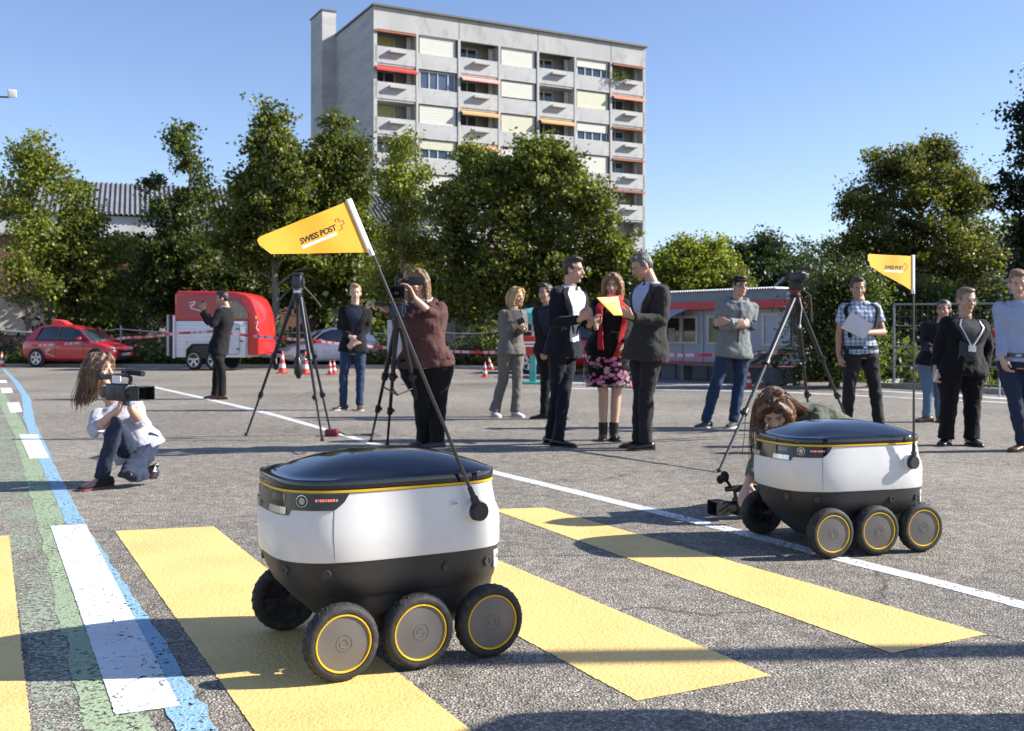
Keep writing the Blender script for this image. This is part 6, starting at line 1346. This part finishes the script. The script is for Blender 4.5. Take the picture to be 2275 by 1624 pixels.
for x0, z0, s, yy in ((-.88, 1.86, 1.0, -.862),):
    q = MB()
    for a, b_ in (((0, .1), (.22, .14)), ((.22, .14), (.05, -.05)), ((.05, -.05), (.42, -.14)), ((.0, .02), (.2, .06))): q.tube([V(x0 + a[0]*s, yy, z0 + a[1]*s), V(x0 + b_[0]*s, yy, z0 + b_[1]*s)], .016, 5)
    q.build('side_emblem', sleeve_m, tl)
q = MB()
for a, b_ in (((0, .1), (.08, .14)), ((.08, .14), (.02, -.05)), ((.02, -.05), (.10, -.14))): q.tube([V(1.47 + a[0], -.865, 1.28 + a[1]), V(1.47 + b_[0], -.865, 1.28 + b_[1])], .012, 5)
q.build('nose_emblem', sleeve_m, tl)
q = MB(); q.rbox((-.98, -.89, .80), (-.92, -.88, .84), .005); q.rbox((.02, -.89, .80), (.08, -.88, .84), .005); q.build('side_marker', M_('amber_marker', (.6, .2, .03), .4), tl)
q = MB(); q.ell((1.46, -.84, 1.52), (.04, .04, .06)); q.build('marker_lamp', MATS['amber_marker'], tl)
# cones
conered = M_('cone_red', (.62, .05, .03), .5, var=.06); conewh = M_('cone_white', (.62, .62, .62), .5, var=.05)
def make_cone(loc, h, label, first=None):
    if first is None:
        r = empty('traffic_cone', loc, random.uniform(0, 6), label, 'traffic cone', 'red and white traffic cones')
        b = MB(); b.rbox((-.19, -.19, 0), (.19, .19, .035), .02); b.build('cone_base', conered, r)
        zs = [.03, .17, .30, .44, .57, .70]
        for k in range(5):
            z0, z1 = zs[k], zs[k+1]; rr = lambda z: .135 - .115*(z/.70)
            c = MB(); c.lathe([(rr(z0), z0), (rr(z1) , z1 - .0005)], 20) if k < 4 else c.lathe([(rr(z0), z0), (.022, .69), (.012, .70)], 20)
            c.build('cone_band', conered if k % 2 == 0 else conewh, r)
    else: r = copy_tree(first); r.location = loc; tag(r, label)
    r.scale = (h/.7,)*3; return r
CN = [(627, 829, .60, 'traffic cone in front of the silver car, left of the empty tripod legs'), (678, 831, .60, 'traffic cone seen between the legs of the empty tripod'), (733, 832, .37, 'left one of two small cones standing close together'), (742, 830, .37, 'right one of two small cones standing close together'),
      (1077, 838, .38, 'small cone to the left of the woman in the grey suit, nearer one'), (1092, 822, .40, 'small tilted cone just beside the woman in the grey suit'), (4, 816, .50, 'cone at the far left edge beside the red car'), (1663, 860, .36, 'small cone by the kiosk behind the man with the cap'), (1690, 858, .3, 'smallest cone by the palm pot at the kiosk')]
c0 = None
for x, y, h, lab in CN:
    g_ = G(x, y); c1 = make_cone((g_.x, g_.y, 0), h, lab, c0); c0 = c0 or c1
    if 'tilted' in lab: c1.rotation_euler = (0, radians(-14), 0); c1.location.z = .0
# kiosk container
KA, KB = V(P(1430, 800, 25.6).x, 25.6, 0), V(P(1772, 800, 22.0).x, 22.0, 0)
kd = KB - KA; KL = kd.length; kz = atan2(kd.y, kd.x)
ks = empty('kiosk', KA, kz, 'grey container kiosk with red fascia, awning and corrugated roof behind the group', 'kiosk')
kpan = M_('kiosk_panel', (.33, .34, .38), .55, var=.05); kcream = M_('kiosk_cream_frame', (.50, .47, .40), .6); kred = M_('kiosk_red', (.50, .035, .04), .5); kgrey = M_('kiosk_grey_roof', (.17, .19, .21), .6)
nb_ = int(KL/.58)
MB().box((0, .02, .5), (KL, 2.2, 2.2)).build('inner_wall', M_('kiosk_back', (.2, .2, .21), .8), ks, smooth=0)
for k in range(nb_):
    x0 = KL*k/nb_; MB().box((x0 + .012, -.02, .52), (x0 + KL/nb_ - .012, .018, 2.02)).build('wall_panel', kpan, ks, smooth=0, bevel=.004)
MB().box((-.05, -.05, .42), (KL + .05, .0, .52)).build('base_trim', kred, ks, smooth=0)
MB().box((KL, -.03, .44), (KL + .08, 2.2, 2.1)).build('end_wall', kpan, ks, smooth=0)
MB().box((-.2, -.30, 2.02), (KL + .12, 2.3, 2.24)).build('red_fascia', kred, ks, smooth=0, bevel=.01)
MB().box((-.2, -.26, 2.242), (KL + .10, 2.25, 2.52)).build('roof_upstand', kgrey, ks, smooth=0)
MB().box((KL - .1, -.265, 2.242), (KL + .105, 2.26, 2.525)).build('corner_panel', M_('kiosk_light_grey', (.42, .44, .45), .6), ks, smooth=0)
q = MB(); nw = 62; vs = []
for j, (y, dz) in enumerate(((-.32, 0), (2.3, .0))):
    for i in range(nw*2 + 1): vs.append(V(-.2 + (KL - .15)*i/(nw*2), y, 2.545 + dz + (.045 if (i // 1) % 2 else 0)))
q.rings(vs, nw*2 + 1, cap=False, closed=False); o_ = q.build('corrugated_roof', M_('roof_white_sheet', (.60, .60, .58), .45), ks, smooth=0); o_.modifiers.new('s', 'SOLIDIFY').thickness = .02
def kwin(x0, x1, z0, z1, panes=2, fillm=None):
    f = MB(); t = .07
    f.box((x0, -.06, z0), (x1, -.021, z0 + t)); f.box((x0, -.06, z1 - t), (x1, -.021, z1)); f.box((x0, -.0601, z0 + t), (x0 + t, -.021, z1 - t)); f.box((x1 - t, -.0601, z0 + t), (x1, -.021, z1 - t))
    for k in range(1, panes): xm = x0 + (x1-x0)*k/panes; f.box((xm - .04, -.0599, z0 + t), (xm + .04, -.021, z1 - t))
    fo = f.build('window', kcream, ks, smooth=0)
    MB().box((x0 + t, -.035, z0 + t), (x1 - t, -.022, z1 - t)).build('pane', fillm or M_('kiosk_glass', (.05, .045, .04), .1, coat=.6, var=.5, vs=3), fo, smooth=0); return fo
f1 = kwin(KL*.165, KL*.395, 1.03, 1.86); MB().box((KL*.165 + .1, -.045, 1.12), (KL*.165 + .32, -.037, 1.5)).build('notice', M_('notice_paper', (.45, .35, .30), .8), f1, smooth=0)
MB().box((KL*.165 + .45, -.045, 1.12), (KL*.165 + .6, -.037, 1.78)).build('curtain', M_('olive_curtain', (.25, .22, .10), .8), f1, smooth=0)
kwin(KL*.455, KL*.60, 1.03, 1.86, 1, M_('olive_pane', (.14, .13, .06), .3)); kwin(KL*.80, KL*.98, 1.0, 1.90, 1, M_('grey_shutter', (.36, .38, .44), .6))
aw1 = M_('awning_blue', (.20, .22, .36), .8); aw2 = M_('awning_white', (.48, .46, .50), .8)
na = 16; ax0, ax1 = -.3, KL*.30
aw_o = empty('awning', (0, 0, 0)); aw_o.parent = ks
for k in range(na):
    xa = ax0 + (ax1-ax0)*k/na; xb = ax0 + (ax1-ax0)*(k+1)/na
    q = MB(); q.add([V(xa + .35, -.28, 2.06), V(xb + .35, -.28, 2.06), V(xb, -1.0, 1.58), V(xa, -1.0, 1.58), V(xb, -1.01, 1.42), V(xa, -1.01, 1.42)], [(0,1,2,3), (3,2,4,5)]); o_ = q.build('awning_stripe', aw1 if k % 2 else aw2, aw_o, smooth=0); o_.modifiers.new('s', 'SOLIDIFY').thickness = .008
q = MB()
for k in range(9): q.box((KL*k/9 + .02, .05, 0), (KL*(k+1)/9 - .02, .12, .42))
q.build('plinth', M_('plinth_grey', (.10, .11, .12), .8), ks, smooth=0)
ks.scale = (1, 1, .80)
# sandbag-like concrete bench in front, palm pot
bn = empty('step_bench', KA + kd.normalized()*1.4 + V(-.2, -.55, 0), kz, 'low wooden bench step along the kiosk front', 'bench')
for k in range(3): MB().box((0, -.15 + k*.11, .34), (3.4, -.05 + k*.11, .38)).build('slat', M_('weathered_wood', (.16, .14, .12), .8), bn, smooth=0)
for x in (.1, 1.65, 3.2): MB().box((x, -.14, 0), (x + .08, .16, .339)).build('leg', MATS['weathered_wood'], bn, smooth=0)
pp0 = P(1722, 800, 21.2); pp0.z = 0
pt = empty('palm_plant', pp0, 0, 'small palm in a grey pot in front of the kiosk', 'plant')
q = MB(); q.lathe([(.16, 0), (.24, .03), (.27, .34), (.25, .36), (.23, .33), (.001, .32)], 20); q.build('pot', M_('pot_grey', (.10, .11, .11), .8), pt)
random.seed(2)
for k in range(16):
    a = 2*pi*k/16 + random.uniform(-.2, .2); L = random.uniform(.45, .65); e = random.uniform(.15, 1.0); pts = [V(0, 0, .34), V(cos(a)*L*.5*cos(e), sin(a)*L*.5*cos(e), .45 + L*.5*sin(e) + .1), V(cos(a)*L*cos(e*.6), sin(a)*L*cos(e*.6), .42 + L*sin(e)*.7)]
    q = MB(); n_ = V(-sin(a), cos(a), 0)
    for j in range(9):
        t = .35 + .65*j/8; c = pts[0].lerp(pts[1], t*2) if t < .5 else pts[1].lerp(pts[2], t*2 - 1); d = V(cos(a), sin(a), -.5)
        for sg in (1, -1): q.add([c, c + n_*sg*.14 + d*.10 + V(0, 0, .02), c + d*.05], [(0, 1, 2)])
    q.tube(pts, [.008, .006, .003], 5); q.build('frond', LM['dark'], pt, smooth=0)
# curved lamp behind the kiosk
lp = empty('street_lamp', V(P(1715, 700, 30).x, 30, 0), 0, 'curved grey street lamp rising behind the kiosk roof', 'street lamp')
q = MB(); b0 = P(1714, 655, 30) - lp.location; q.tube([V(0, 0, 0), V(0, 0, 1.6), b0, P(1722, 635, 30) - lp.location, P(1740, 618, 30) - lp.location, P(1752, 616, 30) - lp.location], [.06, .05, .045, .04, .035, .03], 8); q.build('mast', grey_al, lp)
q = MB(); q.ell(P(1760, 617, 30) - lp.location, (.16, .07, .045)); q.build('lamp_head', sleeve_m, lp)
# floodlight on an arm, upper left
fl0 = P(-30, 215, 14); fr_ = empty('floodlight', V(fl0.x, 14, 0), 0, 'white floodlight on an arm at the upper left edge', 'floodlight')
q = MB(); q.tube([V(0, 0, 0), fl0 - fr_.location + V(0, 0, .05)], [.09, .06], 10); q.build('mast', grey_al, fr_)
q = MB(); q.tube([fl0 - fr_.location, P(20, 216, 14) - fr_.location, P(24, 210, 14) - fr_.location], .012, 6); q.build('arm', blackm, fr_)
q = MB(); c = P(27, 208, 14) - fr_.location; q.rbox((-.055, -.04, -.05), (.055, .04, .05), .01, TRS(c, (.3, 0, .5))); q.build('lamp_head', M_('flood_white', (.6, .6, .58), .4), fr_)
# fence: posts, wire and plastic chain in sagging spans
fpost = M_('galvanised_post', (.40, .42, .42), .5, metal=.4); wirem = M_('fence_wire', (.30, .31, .31), .5, metal=.5)
def fence(label, pts, h, mesh=True, rail=True):
    r = empty('fence', V(pts[0][0], pts[0][1], 0), 0, label, 'fence', 'yard fences'); o0 = r.location
    for i, p in enumerate(pts):
        q = MB(); p = V(p[0], p[1], 0) - o0; q.tube([p, p + V(0, 0, h)], .028, 8); q.ell(p + V(0, 0, h), (.03, .03, .02)); q.build('post', fpost, r)
        if i == len(pts) - 1: continue
        p2 = V(pts[i+1][0], pts[i+1][1], 0) - o0; L = (p2 - p).length
        if rail:
            q = MB(); q.tube([p.lerp(p2, k/8) + V(0, 0, h - .1 - .13*sin(pi*k/8)) for k in range(9)], .018, 6); q.build('top_cable', M_('white_cable', (.55, .55, .54), .6), r)
        if mesh:
            q = MB(); nv = int(L/.16)
            for k in range(nv):
                for sg in (1, -1):
                    a = p.lerp(p2, k/nv); b_ = p.lerp(p2, min(1, max(0, (k + sg*h*.9/.16*.16*1.0/L*0 + sg*7)/nv)))
                    dz = h - .25; a2 = a + V(0, 0, .05); b2 = b_ + V(0, 0, dz); w_ = V(0, 0, .004)
                    q.add([a2, a2 + w_*1.5, b2 + w_*1.5, b2], [(0, 1, 2, 3)])
            o_ = q.build('wire_mesh', wirem, r, smooth=0); o_['kind'] = 'stuff'
    return r
fence('wire fence with grey posts behind the red car and the trailer', [(-20, 34.6), (-17.3, 34.4), (-12.9, 34.15), (-8.4, 33.9), (-5.5, 33.5)], 1.32)
fence('wire fence with grey posts behind the silver car and the blazer man', [(-5.3, 33.4), (-2.95, 32.9), (.1, 31.6), (2.6, 29.8), (5, 28.3)], 1.3)
# gate on the right
gt = empty('wire_gate', P(1985, 800, 19.6) * 1, radians(-18), 'grey steel frame gate with wire mesh at the right', 'gate'); gt.location.z = 0
GW = 4.6; GH = 1.62
q = MB()
for x in (.0, 2.0, GW): q.tube([V(x, 0, .08), V(x, 0, GH)], .022, 8)
for z in (.12, .82, GH): q.tube([V(0, 0, z), V(GW, 0, z)], .018, 8)
for z in (.45, 1.22): q.tube([V(0, 0, z), V(2.0, 0, z)], .010, 8)
q.build('gate_frame', M_('gate_steel', (.20, .21, .22), .5, metal=.4), gt)
q = MB()
for k in range(47):
    x = GW*k/46; q.box((x - .0012, -.0015, .12), (x + .0012, .0015, GH))
for k in range(14):
    z = .12 + 1.5*k/13; q.box((0, .004, z - .001), (GW, .006, z + .001))
o_ = q.build('wire_mesh', wirem, gt, smooth=0); o_['kind'] = 'stuff'
def banner(label, px0, px1, py0, py1, Z, mat):
    a, b_ = P(px0, py0, Z), P(px1, py1, Z); r = empty('banner', V(a.x, Z, 0), 0, label, 'banner', 'red banners'); q = MB()
    W = b_.x - a.x; vs = []
    for i in range(11):
        for z in (b_.z, a.z): vs.append(V(W*i/10, .03*sin(i*1.3), z))
    q.rings(vs, 2, cap=False, closed=False); o_ = q.build('cloth', mat, r, smooth=60); o_.modifiers.new('s', 'SOLIDIFY').thickness = .004
    q = MB(); q.tube([V(W/2, .05, 0), V(W/2, .05, a.z)], .015, 6); q.build('pole', fpost, r); return r
bred = M_('banner_red', (.52, .04, .04), .8)
banner('red banner panel hanging behind the man in light jeans', 2056, 2074, 783, 832, 18.2, bred); banner('red banner panel on the gate between the black blazer and the blue shirt', 2233, 2256, 752, 838, 17.2, bred); banner('narrow red banner above the man in light jeans', 2205, 2240, 730, 750, 17.4, bred)
# barrier tape
tapem, n, l, b = nodes('barrier_tape'); at = N(n, 'ShaderNodeAttribute', attribute_name='run'); fr = N(n, 'ShaderNodeMath', operation='FRACT'); l.new(at.outputs['Fac'], fr.inputs[0])
cr = N(n, 'ShaderNodeValToRGB'); cr.color_ramp.interpolation = 'CONSTANT'; e = cr.color_ramp; e.elements[0].color = (.55, .02, .03, 1); e.elements[1].position = .28; e.elements[1].color = (.66, .40, .42, 1)
for p, c in ((.40, (.58, .05, .06, 1)), (.46, (.68, .45, .46, 1)), (.60, (.58, .06, .07, 1)), (.66, (.68, .45, .46, 1)), (.86, (.6, .1, .1, 1))): x = e.elements.new(p); x.color = c
l.new(fr.outputs[0], cr.inputs[0]); l.new(cr.outputs[0], b.inputs['Base Color']); b.inputs['Roughness'].default_value = .4
def tape(label, pts, wd=.075):
    P3 = [P(*p) for p in pts]; out = []
    for a, b_, (sag) in zip(P3, P3[1:], [q[3] if False else 0 for q in pts]):
        nseg = max(4, int((b_-a).length/.25))
        for k in range(nseg): t = k/nseg; out.append(a.lerp(b_, t) - V(0, 0, .05*sin(pi*t)*(b_-a).length/6))
    out.append(P3[-1]); run = 0; vs = []; rn = []; fs = []
    for i, p in enumerate(out):
        if i: run += (p - out[i-1]).length
        tw = .5*sin(run*.9); d = V(0, sin(tw)*wd/2, cos(tw)*wd/2); vs += [p - d, p + d]; rn += [run/.95]*2
        if i: fs.append((2*i-2, 2*i, 2*i+1, 2*i-1))
    me = bpy.data.meshes.new('barrier_tape'); me.from_pydata([tuple(v) for v in vs], [], fs); a_ = me.attributes.new('run', 'FLOAT', 'POINT'); a_.data.foreach_set('value', rn); me.materials.append(tapem)
    o = bpy.data.objects.new('barrier_tape', me); COL.objects.link(o); o.modifiers.new('s', 'SOLIDIFY').thickness = .002; return tag(o, label, 'barrier tape', 'red and white barrier tape')
tape('red and white tape running from the red car past the horse trailer to the tripod', [(70, 768, 32), (285, 750, 31), (390, 740, 28), (470, 736, 27.5), (700, 757, 27), (830, 770, 28)])
tape('red and white tape from the camera operator past the grey suit to the kiosk', [(830, 770, 28), (950, 778, 27.5), (1130, 783, 27), (1300, 790, 24), (1460, 788, 22.5)])
tape('red and white tape strung in front of the kiosk wall', [(1460, 788, 22.6), (1600, 788, 22), (1770, 780, 20.8)])
# notice board behind the operator
nb = empty('notice_board', V(P(880, 800, 27).x, 27, 0), 0, 'pale grey board with red corner behind the operator tripod', 'sign'); 
a, b_ = P(860, 712, 27), P(920, 797, 27); a.x -= nb.location.x; b_.x -= nb.location.x
MB().rbox((a.x, -.02, b_.z), (b_.x, .02, a.z), .01).build('board', M_('board_grey', (.42, .44, .47), .6), nb)
MB().box((a.x + .38, -.03, b_.z + .02), (a.x + .55, -.022, b_.z + .55)).build('red_field', bred, nb, smooth=0)
q = MB(); q.tube([V(a.x + .04, .03, 0), V(a.x + .04, .03, a.z)], .025, 8); q.tube([V(b_.x - .04, .03, 0), V(b_.x - .04, .03, a.z)], .025, 8); q.build('post', fpost, nb)
# teal stand with red sign
ts = empty('parasol_stand', V(P(1183, 800, 22).x, 22, 0), 0, 'teal stand with domed cover and red panel beside the woman in the grey suit', 'stand')
teal = M_('teal_paint', (.05, .36, .31), .45); k = 22/F
q = MB(); q.lathe([(.001, 1.62), (.20, 1.59), (.32, 1.50), (.335, 1.42), (.335, 1.28), (.30, 1.27), (.001, 1.27)], 28); q.build('dome_cover', M_('teal_cover', (.12, .42, .42), .4), ts)
q = MB(); q.rbox((-.07, -.05, .05), (.07, .05, .70), .01); q.build('column', teal, ts); q = MB(); q.tube([V(0, 0, .7), V(0, 0, 1.27)], .025, 8); q.build('pole', grey_al, ts); q = MB(); q.rbox((-.33, -.25, 0), (.33, .25, .05), .01); q.build('foot_plate', teal, ts)
q = MB(); q.rbox((-.30, -.10, .62), (.22, -.06, 1.02), .01); po = q.build('red_panel', bred, ts)
MB().box((-.24, -.108, .86), (.06, -.103, .90)).build('white_stripe', whitep, po, smooth=0); MB().box((-.24, -.108, .79), (.06, -.103, .83)).build('white_stripe', whitep, po, smooth=0); MB().box((.09, -.108, .62), (.13, -.103, 1.0)).build('white_stripe', whitep, po, smooth=0)
MB().box((-.045, -.058, .25), (.01, -.052, .85)).build('grey_label', M_('label_grey', (.25, .33, .35), .6), ts, smooth=0)
for o in (CW,):
    for c in list(o.children): bpy.data.objects.remove(c)
    bpy.data.objects.remove(o)
# a lamp post and a bystander on the sunny side, outside the frame: their long shadows reach the picture
src = [o for o in bpy.data.objects if o.name.startswith('person') and not o.parent]
blz = next(o for o in src if 'blond man' in o['label'])
c = copy_tree(blz); c.location = (2.3, 2.81, 0); c.rotation_euler = (0, 0, radians(60)); tag(c, 'bystander outside the lower right corner whose shadow crosses the foreground')
lpp = empty('lamp_post', V(7.0, 3.40 + 7.15*math.tan(SUN_AZ), 0), 0, 'round steel lamp post outside the right edge throwing a thin shadow', 'lamp post')
q = MB(); q.tube([V(0, 0, 0), V(0, 0, 1.5), V(0, 0, 9)], [.085, .08, .07], 14); q.build('mast', grey_al, lpp)
q = MB(); q.tube([V(0, 0, 9), V(.1, 0, 9.3), V(.9, 0, 9.5)], .035, 8); q.build('bracket', grey_al, lpp)
q = MB(); q.rbox((.8, -.13, 9.44), (1.4, .13, 9.56), .05); q.build('lamp_head', sleeve_m, lpp)
